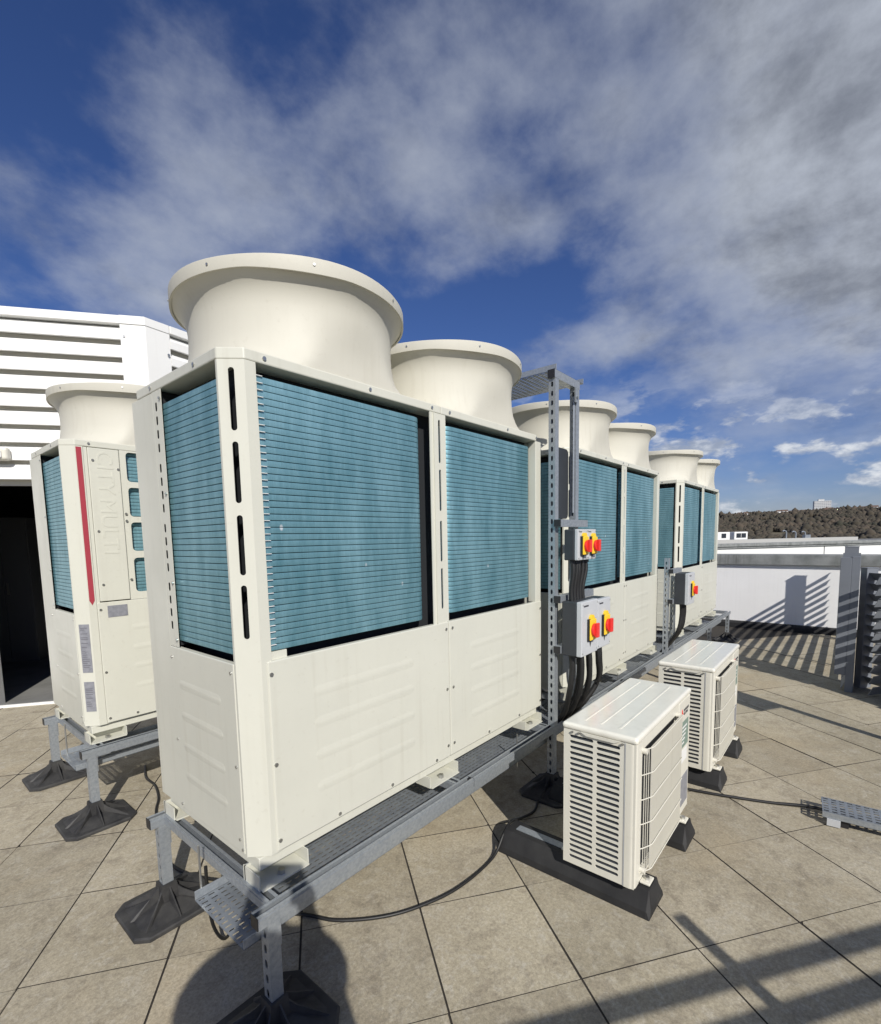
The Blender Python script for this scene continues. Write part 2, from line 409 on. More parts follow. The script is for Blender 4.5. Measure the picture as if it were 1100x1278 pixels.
G = -0.5                                   # paving level
E1 = Vector((math.cos(R(-36)), math.sin(R(-36)), 0)); E2 = Vector((-E1.y, E1.x, 0))

# ------------------------------------------------------------------ ground, roof terrace, paving
far = MB(); far.add([(-9000, -9000, -16), (9000, -9000, -16), (9000, 9000, -16), (-9000, 9000, -16)], [(0, 1, 2, 3)])
o = far.build('ground', GRASSL); o['kind'] = 'structure'

terrace = bpy.data.objects.new('roof_terrace', None); C.objects.link(terrace); terrace['kind'] = 'structure'
MB().box(-9, 8.75, -8, 9, -16, G - 0.0045).build('roof_deck', JOINT, terrace)


def cam_size(P):
    q = Vector(P) - Vector(CAM); dz = q.dot(fw)
    if dz < 0.1: return 0
    u = 550 + 611.95 * q.dot(rt) / dz; v = 733 - 611.95 * q.dot(up) / dz
    if not (-70 < u < 1170 and 600 < v < 1400): return 0
    return 1 / (dz * dz)


S = 0.474
slab_meshes = []
for k in range(6):
    mb = MB(); h = S / 2 - 0.0023; hy = S / 2 - 0.0012
    j = lambda: rnd.uniform(-0.0016, 0.0016)
    lp = []
    for ci, (sx, sy) in enumerate(((-1, -1), (1, -1), (1, 1), (-1, 1))):
        cx, cy = sx * (h - 0.0014) + j() * 0.6, sy * (hy - 0.0005)
        if k in (2, 4) and ci == k // 2:                            # a knocked corner
            c1, c2 = rnd.uniform(0.008, 0.02), rnd.uniform(0.008, 0.022)
            a1, a2 = (cx - sx * c1, cy), (cx, cy - sy * c2)
            lp += [a2, a1] if sx * sy > 0 else [a1, a2]
        else: lp.append((cx, cy))
    n_ = len(lp); top = [(x, y, 0) for x, y in lp]
    mid = [(x + (0.0014 if x > 0 else -0.0014), y + (0.0004 if y > 0 else -0.0004), -0.003) for x, y in lp]; low = [(x, y, -0.018) for x, y, _ in mid]
    mb.add(top + mid + low, [tuple(range(n_))] + [(r_ * n_ + i, r_ * n_ + (i + 1) % n_, (r_ - 1) * n_ + (i + 1) % n_, (r_ - 1) * n_ + i) for r_ in (1, 2) for i in range(n_)])
    me = bpy.data.meshes.new('slab'); me.from_pydata(mb.v, [], mb.f); me.materials.append(SLAB); me.materials.append(JOINT); me.polygons.foreach_set('material_index', [0] + [1] * (2 * n_)); slab_meshes.append((me, mb))
cells = []
for i in range(-24, 26):
    for k in range(-24, 26):
        p = E1 * ((0.22 + i + 0.5) * S) + E2 * ((0.63 + k + 0.5) * S)
        if p.x > 8.5 or p.x < -7 or p.y < -7 or p.y > 9 or p.dot(E2) > 4.2: continue
        cells.append((cam_size((p.x, p.y, G)), p))
cells.sort(key=lambda c: -c[0])
rest = MB()
for n, (sz, p) in enumerate(cells):
    me, mb = slab_meshes[rnd.randrange(6)]
    q = rnd.randrange(2); ang = R(-36 + 180 * q) + rnd.uniform(-0.002, 0.002); zz = G + rnd.uniform(-0.0030, 0.0)
    tx, ty = rnd.uniform(-0.004, 0.004), rnd.uniform(-0.004, 0.004)
    if n < 300 and sz > 0:
        o = bpy.data.objects.new('slab', me); C.objects.link(o); o.parent = terrace
        o.location = (p.x, p.y, zz); o.rotation_euler = (tx, ty, ang)
    else:
        Mx = Matrix.Translation((p.x, p.y, zz)) @ Matrix.Rotation(ang, 4, 'Z')
        rest.add([Mx @ Vector(v) for v in mb.v], mb.f)
rest.build('paving', SLAB, terrace, kind='stuff')

# ------------------------------------------------------------------ parapet wall at the end of the terrace
wl = thing('parapet_wall', 'low white rendered parapet wall with stained grey capping and black base', 'wall', (8.4, 0, G))
MB().box(0.02, 0.30, -7, 8, -0.02, 1.015).build('wall_face', WHITEW, wl)
for k in range(6):
    y0 = -7 + k * 2.5
    MB().box(-0.03, 0.34, y0 + 0.003, y0 + 2.497, 1.013, 1.172).build('capping', WCAP, wl, bevel=0.006)
mb = MB(); prof = [(0.021, 0.10), (-0.03, 0.095), (-0.055, 0.07), (-0.06, 0.0)]
mb.add([(x, y, z) for y in (-7, 8) for x, z in prof + [(0.021, 0.0)]], [(i, i + 1, i + 6, i + 5) for i in range(4)] + [(0, 1, 2, 3, 4), (5, 6, 7, 8, 9), (4, 0, 5, 9)])
mb.build('base_upstand', BITUM, wl)

# ------------------------------------------------------------------ condensing units
UW, UD, UH, CH = 1.861, 0.74, 1.561, 0.056
RX = Matrix.Rotation(R(90), 4, 'X')
FRONT = frameM((0, 0, 0), (1, 0, 0), (0, 0, 1))                    # local x=X, y=Z, front towards -Y
SIDE = frameM((0, 0, 0), (0, -1, 0), (0, 0, 1))                    # local x=-Y, y=Z, front towards -X


def coil_row(x0, x1, h, curl0, curl1, y, axis='X'):
    """one fin row: a strip with rounded ends, its face slightly domed"""
    path = []; r = 0.055
    if curl0: path += [(x0 + r - r * math.cos(t), y + r - r * math.sin(t)) for t in (0.0, 0.4, 0.8, 1.2)]
    path += [(x0 + (r if curl0 else 0), y), ((x0 + x1) / 2, y), (x1 - (r if curl1 else 0), y)]
    if curl1: path += [(x1 - r + r * math.sin(t), y + r - r * math.cos(t)) for t in (0.4, 0.8, 1.2, 1.57)]
    prof = [(0.012, -0.462), (0.0005, -0.438), (0.0, -0.25), (0.0, 0.25), (0.0005, 0.438), (0.012, 0.462)]
    vs = []
    for i, (px_, py_) in enumerate(path):
        a = path[max(i - 1, 0)]; b = path[min(i + 1, len(path) - 1)]
        tx, ty = b[0] - a[0], b[1] - a[1]; l = math.hypot(tx, ty); nx, ny = -ty / l, tx / l
        for d, zf in prof: vs.append((px_ + nx * d, py_ + ny * d, zf * h))
    k = len(prof); fs = [(i * k + q, (i + 1) * k + q, (i + 1) * k + q + 1, i * k + q + 1) for i in range(len(path) - 1) for q in range(k - 1)]
    if axis == 'Y': vs = [(b_, a_, c_) for a_, b_, c_ in vs]
    return vs, fs


def coil(root, x0, x1, z0, z1, n, y, c0, c1, axis, single):
    h = (z1 - z0) / n; vs, fs = coil_row(x0, x1, h, c0, c1, y, axis)
    if single:
        first = MB().add(vs, fs).build('fin_row', FIN, root, smooth=True)
        first.location.z = z0 + h / 2
        for i in range(1, n): again(first, root, (0, 0, z0 + h * (i + 0.5)))
    else:
        mb = MB()
        for i in range(n): mb.add([(a, b, c + z0 + h * (i + 0.5)) for a, b, c in vs], fs)
        mb.build('fin_coil', FIN, root, smooth=True, kind='stuff')


def rib_mesh(length, height, d=0.0011):
    a = stadium(-length / 2, length / 2, -height / 2, height / 2, 4); s = 0.72
    b = [(x * (1 - 0.03), y * 0.45) for x, y in a]
    n = len(a); vs = [(x, 0, z) for x, z in a] + [(x, -d, z) for x, z in b]
    return vs, [(i, (i + 1) % n, n + (i + 1) % n, n + i) for i in range(n)] + [tuple(range(n, 2 * n))]


def unit(loc, label, front_service=False, detail=True, fans=2):
    u = thing('condensing_unit', label, 'condenser', loc, group='large twin-fan condensing units on the roof')
    # near-black blocks stand in for shade behind coils and slots; base pan
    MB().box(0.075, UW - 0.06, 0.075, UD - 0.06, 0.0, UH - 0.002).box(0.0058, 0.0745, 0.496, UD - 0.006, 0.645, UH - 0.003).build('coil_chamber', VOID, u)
    MB().box(0.02, UW - 0.02, 0.02, UD - 0.02, -0.045, -0.002).build('base_rail', CREAM, u, bevel=0.003)
    # cap tray with cut corners
    c = CH; cap = [(c, 0), (UW - c, 0), (UW, c), (UW, UD - c), (UW - c, UD), (c, UD), (0, UD - c), (0, c)]
    cap = [((x - UW / 2) * 1.002 + UW / 2, (y - UD / 2) * 1.005 + UD / 2) for x, y in cap]
    for k in range(2):                                              # two lids with a seam at mid width
        a = 0.0 if k == 0 else 0.9625; b = 0.9595 if k == 0 else UW
        if k == 0: lp = [(c, cap[0][1]), (b, cap[0][1]), (b, cap[4][1]), (c, cap[4][1]), (cap[6][0], UD - c), (cap[6][0], c)]
        else: lp = [(a, cap[0][1]), (UW - c, cap[0][1]), (cap[2][0], c), (cap[2][0], UD - c), (UW - c, cap[4][1]), (a, cap[4][1])]
        MB().plate(lp, [], 0.034, frameM((0, 0, UH + 0.034), (1, 0, 0), (0, 1, 0))).build('cap', CREAM, u, bevel=0.004)
    # fan ducts
    for fx in (0.487, 1.405)[:fans]:
        prof = [(0.445, 1.590), (0.427, 1.606), (0.409, 1.630), (0.397, 1.665), (0.390, 1.71), (0.387, 1.76), (0.388, 1.795), (0.391, 1.818), (0.398, 1.840), (0.409, 1.860), (0.424, 1.876), (0.438, 1.888)]
        dm = MB().lathe(prof, fx, 0.37, 96)
        def tuck(v):
            k = min(max((1.78 - v[2]) / 0.10, 0.0), 1.0)          # the foot of the duct stays on the cap
            y = v[1] + (min(max(v[1], 0.006), UD - 0.006) - v[1]) * k
            x = v[0] + (min(max(v[0], 0.012), UW - 0.012) - v[0]) * k
            return (x, y, v[2])
        dm.v = [tuck(v) for v in dm.v]
        d = dm.build('fan_duct', DUCT, u, smooth=True)
        lip = MB(); n = 96; pr = [(0.435, 1.8875), (0.4425, 1.8865), (0.4430, 1.8880), (0.4430, 1.9265), (0.4415, 1.9285), (0.395, 1.933), (0.375, 1.90), (0.36, 1.60)]
        vs = []; fs = []
        for r, z in pr:
            for k in range(n):
                t = 2 * math.pi * k / n
                wob = 0.0035 * max(0, math.cos(4 * t)) if r > 0.43 else 0
                vs.append((fx + (r + wob * 0.3) * math.cos(t), 0.37 + (r + wob * 0.3) * math.sin(t), z + (0.003 * math.cos(4 * t + 0.6) if z > 1.92 else -0.006 * max(0, math.cos(4 * t + 2.2)) if r > 0.43 else 0)))
        for i in range(len(pr) - 1):
            for k in range(n): fs.append((i * n + k, i * n + (k + 1) % n, (i + 1) * n + (k + 1) % n, (i + 1) * n + k))
        lip.add(vs, fs).build('rim', DUCT, d, smooth=True).modifiers['split'].split_angle = R(28)
        sc = MB()
        for k in range(8):
            t = R(20 + 45 * k); q = Vector((math.cos(t), math.sin(t), 0))
            sc.cyl(Vector((fx, 0.37, 1.908)) + q * 0.442, Vector((fx, 0.37, 1.908)) + q * 0.4462, 0.0042, 8)
        sc.build('screws', STEEL, d, kind='stuff')
        g = MB().lathe([(0.0, 1.72), (0.09, 1.72), (0.09, 1.66), (0.0, 1.66)], fx, 0.37, 20)
        for k in range(4):
            t0 = R(90 * k); vs = []
            for r_ in (0.08, 0.2, 0.35):
                for dt, dz in ((-0.35, -0.04), (0.35, 0.04)):
                    vs.append((fx + r_ * math.cos(t0 + dt), 0.37 + r_ * math.sin(t0 + dt), 1.69 + dz))
            g.add(vs, [(0, 1, 3, 2), (2, 3, 5, 4)])
        g.build('fan', DGREY, u)
    # corner columns: near corner with long slots in its cut face
    L45 = CH * math.sqrt(2)
    zsl = [(1.355, 1.538), (1.14, 1.323), (0.92, 1.104), (0.72, 0.889)]
    M45 = frameM((0, CH, 0), (1, -1, 0), (0, 0, 1))
    col = MB()
    holes = [] if front_service else [stadium(L45 / 2 - 0.009, L45 / 2 + 0.009, a, b, 4) for a, b in zsl]
    col.plate(rect(0, L45, 0, UH), holes, 0.004, M45)
    col.plate(rect(CH, 0.092, 0, UH), [], 0.004, FRONT)
    col.plate(rect(-0.066, -CH, 0, UH), [], 0.004, SIDE)
    col.build('corner_column', CREAM, u)
    # far corner column (front right) and rear corner
    MB().plate(rect(1.800, UW, 0.64, UH), [], 0.05, FRONT).build('corner_column', CREAM, u, bevel=0.003)
    MB().box(UW - 0.05, UW - 0.001, 0.06, UD - 0.002, 0, UH - 0.001).build('end_panel', CREAM, u, bevel=0.003)
    MB().box(0.60, UW - 0.06, UD - 0.045, UD - 0.001, 0, UH - 0.001).build('rear_panel', CREAM, u, bevel=0.003)
    # side face: slotted strip, plain corner, coil, lower panel with ribs
    sh = []
    z = 1.522
    for grp in range(4):
        for q in range(4):
            sh.append(stadium(-0.524, -0.508, z - 0.031, z, 2, 0.006)); z -= 0.0475
        z -= 0.024
    strip = MB().plate(rect(-0.545, -0.468, 0.642, UH), sh if detail else [], 0.0008, SIDE)
    strip.build('slotted_strip', CREAM, u)
    MB().plate(rect(-UD, -0.5465, 0.0, UH - 0.001), [], 0.004, SIDE).box(0.0041, 0.5, UD - 0.004, UD - 0.0005, 0.0, UH - 0.001).build('corner_column', CREAM, u)
    coil(u, 0.086, 0.492, 0.665, 1.515, 41, 0.012, False, False, 'Y', detail)
    sp = MB().box(-0.002, 0.02, 0.068, 0.548, 0.004, 0.640).build('side_panel', CREAM, u, bevel=0.003)
    vs, fs = rib_mesh(0.32, 0.036)
    for k, zz in enumerate((0.503, 0.384, 0.265, 0.148)):
        mb = MB().add([(-0.002 + y, x + 0.325, z_ + zz) for x, y, z_ in vs], fs)
        mb.build('rib', CREAM, sp, smooth=True)
    scr = MB()
    def screw(p, n_, r=0.006):
        p = Vector(p); n_ = Vector(n_); scr.cyl(p - n_ * 0.002, p + n_ * 0.004, r, 8)
    for y_, z_ in ((0.085, 0.61), (0.085, 0.30), (0.09, 0.05), (0.535, 0.60), (0.535, 0.28), (0.535, 0.02), (0.478, 1.53), (0.478, 1.20), (0.478, 0.88), (0.478, 0.67), (0.075, 0.02)): screw((-0.002, y_, z_), (-1, 0, 0), 0.005)
    if not front_service:
        coil(u, 0.094, 0.860, 0.670, 1.528, 41, 0.014, False, True, 'X', detail)
        coil(u, 0.998, 1.780, 0.675, 1.525, 41, 0.014, True, True, 'X', detail)
        if detail:                                                  # pale hairpin ends at the coil's open edge
            te = MB()
            for i in range(41):
                zz = 0.670 + 0.858 / 41 * (i + 0.5)
                te.box(0.0935, 0.117, 0.0075, 0.0135, zz + 0.0093, zz + 0.0110)
            te.build('tube_ends', PAPER, u, kind='stuff')
            for x0, x1 in ((0.235, 0.29),): MB().box(0.0935, 0.155, 0.012, 0.05, 0.640, 0.668).build('coil_bracket', CREAM, u)
        mh = [stadium(0.943, 0.957, a, b, 3) for a, b in ((1.350, 1.535), (1.142, 1.323), (0.918, 1.100), (0.705, 0.889))]
        MB().plate(rect(0.888, 0.993, 0.642, UH), mh, 0.004, FRONT).build('centre_column', CREAM, u)
        MB().box(0.908, 0.912, -0.006, 0.0, 0.644, UH - 0.002).build('column_fold', CREAM, u)
        panels = ((0.0755, 0.985, (0.24, 0.745)), (0.988, 1.858, (1.15, 1.60)))
        for x0, x1, (r0, r1) in panels:
            pn = MB().box(x0, x1, -0.004, 0.022, 0.004, 0.642).build('lower_panel', CREAM, u, bevel=0.0035)
            vs, fs = rib_mesh(r1 - r0, 0.040)
            for zz in (0.502, 0.390, 0.274, 0.157):
                MB().add([(x + (r0 + r1) / 2, y - 0.004, z_ + zz) for x, y, z_ in vs], fs).build('rib', CREAM, pn, smooth=True)
        for x_, z_ in ((0.085, 0.60), (0.085, 0.30), (0.085, 0.04), (0.33, 0.02), (0.60, 0.02), (0.88, 0.02), (0.965, 0.61), (0.965, 0.33), (0.965, 0.06), (1.01, 0.61), (1.01, 0.33), (1.01, 0.06), (1.30, 0.02), (1.60, 0.02), (1.84, 0.60), (1.84, 0.32), (1.84, 0.04)): screw((x_, -0.004, z_), (0, -1, 0), 0.007)
    else:
        # service side: narrow logo panel, coil windows, lower service panel, labels
        lp = MB().box(0.112, 0.262, -0.004, 0.02, 0.706, UH - 0.003).build('service_panel', CREAM, u, bevel=0.003)
        for wd_, zz in (('CITY', 1.425), ('MULTI', 1.125)):
            text_mesh('lettering', wd_, 0.112, 0.0012, CREAM, lp, frameM((0.186, -0.0042, zz), (0, 0, -1), (1, 0, 0)))
        wins = [stadium(a, b, z0, z1, 3, 0.02) for a, b in ((0.297, 0.50), (0.54, 0.74)) for z0, z1 in ((1.385, 1.552), (1.185, 1.352), (0.985, 1.152), (0.745, 0.945))]
        MB().plate(rect(0.265, UW - 0.06, 0.702, UH), wins, 0.004, FRONT).build('window_panel', CREAM, u)
        MB().box(0.094, 0.110, 0.002, 0.02, 0.0, UH - 0.002).build('column_return', CREAM, u)
        coil(u, 0.27, 1.0, 0.72, 1.555, 41, 0.03, False, False, 'X', False)
        pn = MB().box(0.0945, UW - 0.003, -0.004, 0.02, 0.004, 0.700).build('lower_panel', CREAM, u, bevel=0.003)
        vs, fs = rib_mesh(0.45, 0.036)
        for zz in (0.54, 0.42, 0.31, 0.19):
            MB().add([(x + 0.48, y - 0.004, z_ + zz) for x, y, z_ in vs], fs).build('rib', CREAM, pn, smooth=True)
        MB().box(0.142, 0.242, -0.0062, -0.0042, 0.612, 0.678).build('sticker', LABELG, pn)
        st = MB(); st.add([(0.060, -0.0015, 0.715), (0.0725, -0.0015, 0.690), (0.085, -0.0015, 0.715), (0.085, -0.0015, 1.555), (0.060, -0.0015, 1.555)] + [(0.060, 0.0, 0.715), (0.0725, 0.0, 0.690), (0.085, 0.0, 0.715), (0.085, 0.0, 1.555), (0.060, 0.0, 1.555)], [(0, 1, 2, 3, 4), (5, 6, 7, 8, 9)] + [(i, (i + 1) % 5, 5 + (i + 1) % 5, 5 + i) for i in range(5)])
        st.build('red_stripe', STRIPE, u)['label'] = 'dark red vertical stripe with a pointed lower end'
        l45 = lambda a, b: frameM((0, CH, 0), (1, -1, 0), (0, 0, 1))
        for z0, z1 in ((0.31, 0.585), (0.085, 0.257)):
            MB().box(0.016, 0.070, z0, z1, 0.0002, 0.0014, l45(0, 0)).build('data_label', LABELG, u)
            ln = MB()
            zz = z0 + 0.03
            while zz < z1 - 0.02:
                ln.box(0.022, 0.022 + rnd.uniform(0.018, 0.04), zz, zz + 0.004, 0.0014, 0.0018, l45(0, 0)); zz += rnd.choice((0.010, 0.012, 0.022))
            ln.build('print_lines', mat('faded_ink', (0.13, 0.13, 0.15), 0.6), u, kind='stuff')
        for x_, z_ in ((0.132, 1.49), (0.132, 1.10), (0.132, 0.80), (0.252, 1.45), (0.275, 1.20), (0.275, 1.16), (0.275, 0.82), (0.108, 0.66), (0.108, 0.30), (0.108, 0.03), (0.25, 0.025)): screw((x_, -0.004, z_), (0, -1, 0), 0.007)
    for x_ in (0.12, 0.55, 0.90, 1.02, 1.5, 1.80): screw((x_, cap[0][1], UH + 0.017), (0, -1, 0), 0.0065)
    for y_ in (0.2, 0.55): screw((cap[6][0], y_, UH + 0.017), (-1, 0, 0), 0.006)
    scr.build('screws', STEEL, u, kind='stuff')
    # feet
    for fx0, fx1 in ((0.0, 0.185), (0.825, 1.03), (1.66, 1.85)):
        for fy in (0.0, UD - 0.09):
            mb = MB()
            mb.box(fx0 + 0.005, fx1 - 0.005, fy - 0.02, fy + 0.075, -0.0915, -0.086)
            mb.box(fx0, fx0 + 0.004, fy - 0.01, fy + 0.09, -0.0905, -0.04); mb.box(fx1 - 0.004, fx1, fy - 0.01, fy + 0.09, -0.0905, -0.04)
            mb.box(fx0, fx1, fy + 0.077, fy + 0.083, -0.0905, -0.04)
            ft = mb.build('foot', CREAM, u)
            if fy == 0.0:
                MB().cyl(((fx0 + fx1) / 2, 0.012, -0.09), ((fx0 + fx1) / 2, 0.012, -0.070), 0.013, 6).build('bolt', STEEL, ft)
    return u


unit((0, 0, 0), 'large cream twin-fan condenser with wide blue coils whose corner overhangs the pierced cable tray end')
unit((2.275, 0, 0), 'cream twin-fan condenser behind the tall strut frame carrying four switch boxes', detail=False)
unit((4.93, 0, 0), 'cream twin-fan condenser at the end of the row beside the white parapet', detail=False)
unit((0.02, 1.83, 0), 'cream condenser with a dark red stripe and silver labels by the dark doorway', front_service=True, detail=False)

# ------------------------------------------------------------------ strut channel and rubber feet
def strut_slotted(mb, x, y, z0, z1, w_=0.041):
    """vertical channel: slotted web facing -X, plain flanges"""
    holes = []; z = z0 + 0.03
    while z < z1 - 0.04:
        holes.append(stadium(w_ / 2 - 0.007, w_ / 2 + 0.007, z, z + 0.028, 3)); z += 0.05
    mb.plate(rect(0, w_, z0, z1), holes, 0.003, frameM((x, y + w_ / 2, 0), (0, -1, 0), (0, 0, 1)))
    for s in (-1, 1):
        ya, yb = sorted((y + s * w_ / 2, y + s * (w_ / 2 - 0.003)))
        mb.box(x + 0.0031, x + w_, ya, yb, z0, z1)
        ya, yb = sorted((y + s * (w_ / 2 - 0.0031), y + s * (w_ / 2 - 0.011)))
        mb.box(x + w_ - 0.003, x + w_, ya, yb, z0, z1)


def strut_rail(mb, a, b, axis, c, z, w_=0.041):
    """horizontal channel, open side up"""
    h = w_ / 2
    def bx(p0, p1, z0, z1):
        if axis == 'X': mb.box(a, b, c + p0, c + p1, z0, z1)
        else: mb.box(c + p0, c + p1, a, b, z0, z1)
    bx(-h, h, z - w_, z - w_ + 0.003)
    for s in (-1, 1):
        lo, hi = sorted((s * h, s * (h - 0.003))); bx(lo, hi, z - w_ + 0.0031, z)
        lo, hi = sorted((s * (h - 0.0031), s * (h - 0.011))); bx(lo, hi, z - 0.003, z)
        lo, hi = sorted((s * (h + 0.0015), s * (h + 0.0001))); bx(lo, hi, z - 0.016, z - 0.008)


def foot_mesh():
    hx, hy, cut = 0.165, 0.150, 0.042; mb = MB()
    def edge(t, sx=1.0):
        ca, sa = math.cos(t), math.sin(t)
        r = min(hx / max(abs(ca), 1e-6), hy / max(abs(sa), 1e-6), (hx + hy - cut) / (abs(ca) + abs(sa)))
        return r * ca * sx, r * sa * sx
    cn = [(hx, hy - cut), (hx - cut, hy), (-hx + cut, hy), (-hx, hy - cut), (-hx, -hy + cut), (-hx + cut, -hy), (hx - cut, -hy), (hx, -hy + cut)]
    rings = [(1.0, 0.0), (1.0, 0.013), (0.965, 0.018), (0.80, 0.0195), (0.30, 0.050), (0.0, 0.058)]
    vs = [(x * k, y * k, z) for k, z in rings for x, y in cn]
    mb.add(vs, [(i * 8 + k, i * 8 + (k + 1) % 8, (i + 1) * 8 + (k + 1) % 8, (i + 1) * 8 + k) for i in range(5) for k in range(8)])
    q = [(-1, -1), (1, -1), (1, 1), (-1, 1)]                       # socket
    mb.add([(x * 0.040, y * 0.040, 0.03) for x, y in q] + [(x * 0.029, y * 0.029, 0.116) for x, y in q] + [(x * 0.029, y * 0.029, 0.118) for x, y in q],
           [(i, (i + 1) % 4, 4 + (i + 1) % 4, 4 + i) for i in range(4)] + [(4, 5, 6, 7)])
    dc = math.atan2(hy - cut * 0.5, hx - cut * 0.5)
    for t in (0, dc, math.pi / 2, math.pi - dc, math.pi, math.pi + dc, 1.5 * math.pi, -dc):      # moulded ribs
        ex, ey = edge(t, 0.86); d = Vector((math.cos(t), math.sin(t), 0)); nrm = Vector((-d.y, d.x, 0))
        L_ = math.hypot(ex, ey); pts = []
        for r_, zt_, zb_, w_ in ((0.018, 0.114, 0.01, 0.010), (0.065, 0.074, 0.01, 0.0075), (L_, 0.0215, 0.01, 0.0055)):
            for sgn in (-1, 1): pts += [d * r_ + nrm * (sgn * w_ * 1.7) + Vector((0, 0, zb_)), d * r_ + nrm * (sgn * w_ * 0.35) + Vector((0, 0, zt_))]
        mb.add(pts, [f for k in (0, 4) for f in ((k, k + 4, k + 5, k + 1), (k + 1, k + 5, k + 7, k + 3), (k + 3, k + 7, k + 6, k + 2))] + [(8, 10, 11, 9)])
    return mb


foot_src = None


def support_frame(name, label, y_front, y_rear, x0, x1, legs, crosses, splice=()):
    global foot_src
    f = thing(name, label, 'support frame', (0, 0, G))
    zt = -0.09 - G
    for y in (y_front, y_rear):
        pts = [x0] + [s for s in splice] + [x1]
        for a, b in zip(pts, pts[1:]):
            mb = MB(); strut_rail(mb, a + 0.002, b - 0.002, 'X', y, zt); rl = mb.build('rail', GALV, f)
            MB().box(a - 0.001, a + 0.0019, y - 0.019, y + 0.019, zt - 0.04, zt - 0.001).build('end_cap', BLACK, rl)
    for x in crosses:
        mb = MB(); strut_rail(mb, y_front + 0.023, y_rear - 0.023, 'Y', x, zt); mb.build('cross_channel', GALV, f)
    for x in legs:
        for y in (y_front, y_rear):
            mb = MB(); strut_slotted(mb, x - 0.02, y, 0.09, zt - 0.0412); lg = mb.build('leg', GALV, f)
            MB().box(x + 0.0215, x + 0.026, y - 0.018, y + 0.018, zt - 0.13, zt - 0.043).add([], []).build('angle_bracket', GALV, lg)
            MB().box(x + 0.0262, x + 0.09, y - 0.018, y + 0.018, zt - 0.047, zt - 0.0425).build('angle_bracket', GALV, lg)
            if foot_src is None:
                foot_src = foot_mesh().build('rubber_foot', RUBBER, f); ft = foot_src
            else: ft = again(foot_src, f)
            ft.location = (x, y, 0)
    return f


support_frame('support_frame', 'galvanised steel rail frame on black feet under the row of blue-coil condensers', -0.09, 0.735, -0.065, 7.25,
              (-0.015, 1.83, 3.2, 4.55, 6.0, 7.15), (0.01, 0.95, 1.80, 2.36, 3.22, 4.06, 5.02, 5.88, 6.72, 7.2), splice=(1.02, 3.0, 5.4))
support_frame('support_frame', 'galvanised steel frame under the condenser with the red stripe', 1.745, 2.565, -0.045, 2.0,
              (0.0, 1.85), (0.05, 0.95, 1.85))


def cable_tray(label, x0, x1, y0, y1, z, loc=(0, 0, 0), rz=0.0, hang=(), flip=False, slot=0.0068):
    t = thing('cable_tray', label, 'cable tray', loc, rz)
    nx = int((x1 - x0) / 0.034); ny = max(3, int((y1 - y0 - 0.02) / 0.022))
    px, py = (x1 - x0) / nx, (y1 - y0) / ny
    MB().perforated(nx, ny, px, py, px * 0.62, slot, 0.0015, frameM((x0, y0, z), (1, 0, 0), (0, 1, 0))).build('tray_bed', GALVD, t)
    zz = (z - 0.0016, z - 0.032) if flip else (z + 0.0016, z + 0.032)
    for y in (y0, y1):
        MB().box(x0, x1, y - 0.002, y + 0.002, min(zz), max(zz)).build('tray_side', GALV, t, bevel=0.001)
    for i, (hx, hy, hz) in enumerate(hang):
        MB().cyl((hx, hy, z - 0.03), (hx, hy, hz), 0.004, 8).build('hanger_rod', STEEL, t)
    return t


cable_tray('pierced galvanised cable tray hung under the row of blue-coil condensers', -0.085, 6.9, -0.055, 0.275, -0.205,
           hang=[(-0.06, 0.28, -0.02), (1.5, 0.28, -0.02), (1.5, -0.052, -0.05), (3.2, 0.28, -0.02), (3.0, -0.052, -0.05), (5, 0.28, -0.02)])
cable_tray('galvanised cable tray hung under the condenser with the red stripe', -0.06, 1.9, 1.79, 2.10, -0.205, hang=[(-0.03, 2.10, -0.02), (1.5, 2.10, -0.02)])
# tray lying on the paving by the louvre fence, with its packer
rz = R(-86)
t = cable_tray('perforated cable tray cover propped on the paving by the louvre fence', 0.0, 1.6, -0.085, 0.085, 0.072, (2.47, -1.345, G), rz, flip=True, slot=0.012)
for x_ in (0.06, 1.4): MB().box(x_, x_ + 0.05, -0.07, 0.07, -0.001, 0.0415).build('packer', BLACK, t)
MB().box(0.02, 0.075, -0.095, -0.0875, 0.004, 0.04).build('clip', LGREY, t)

# ------------------------------------------------------------------ strut frames that carry the switches
def strut_frame(label, xs, y, ztops, bars, top=None):
    f = thing('strut_frame', label, 'strut frame', (0, 0, 0))
    for x, z1 in zip(xs, ztops):
        mb = MB(); strut_slotted(mb, x, y, -0.0895, z1); mb.build('post', GALV, f)
    for x0, x1, z in bars:
        mb = MB()
        mb.box(x0, x1, y - 0.0625, y - 0.0595, z - 0.041, z); mb.box(x0, x1, y - 0.0594, y - 0.0215, z - 0.003, z); mb.box(x0, x1, y - 0.0594, y - 0.0215, z - 0.041, z - 0.038)
        br = mb.build('bar', GALV, f)
        MB().box(x0 - 0.004, x0 - 0.0005, y - 0.062, y - 0.022, z - 0.04, z - 0.001).build('end_cap', BLACK, br)
    return f


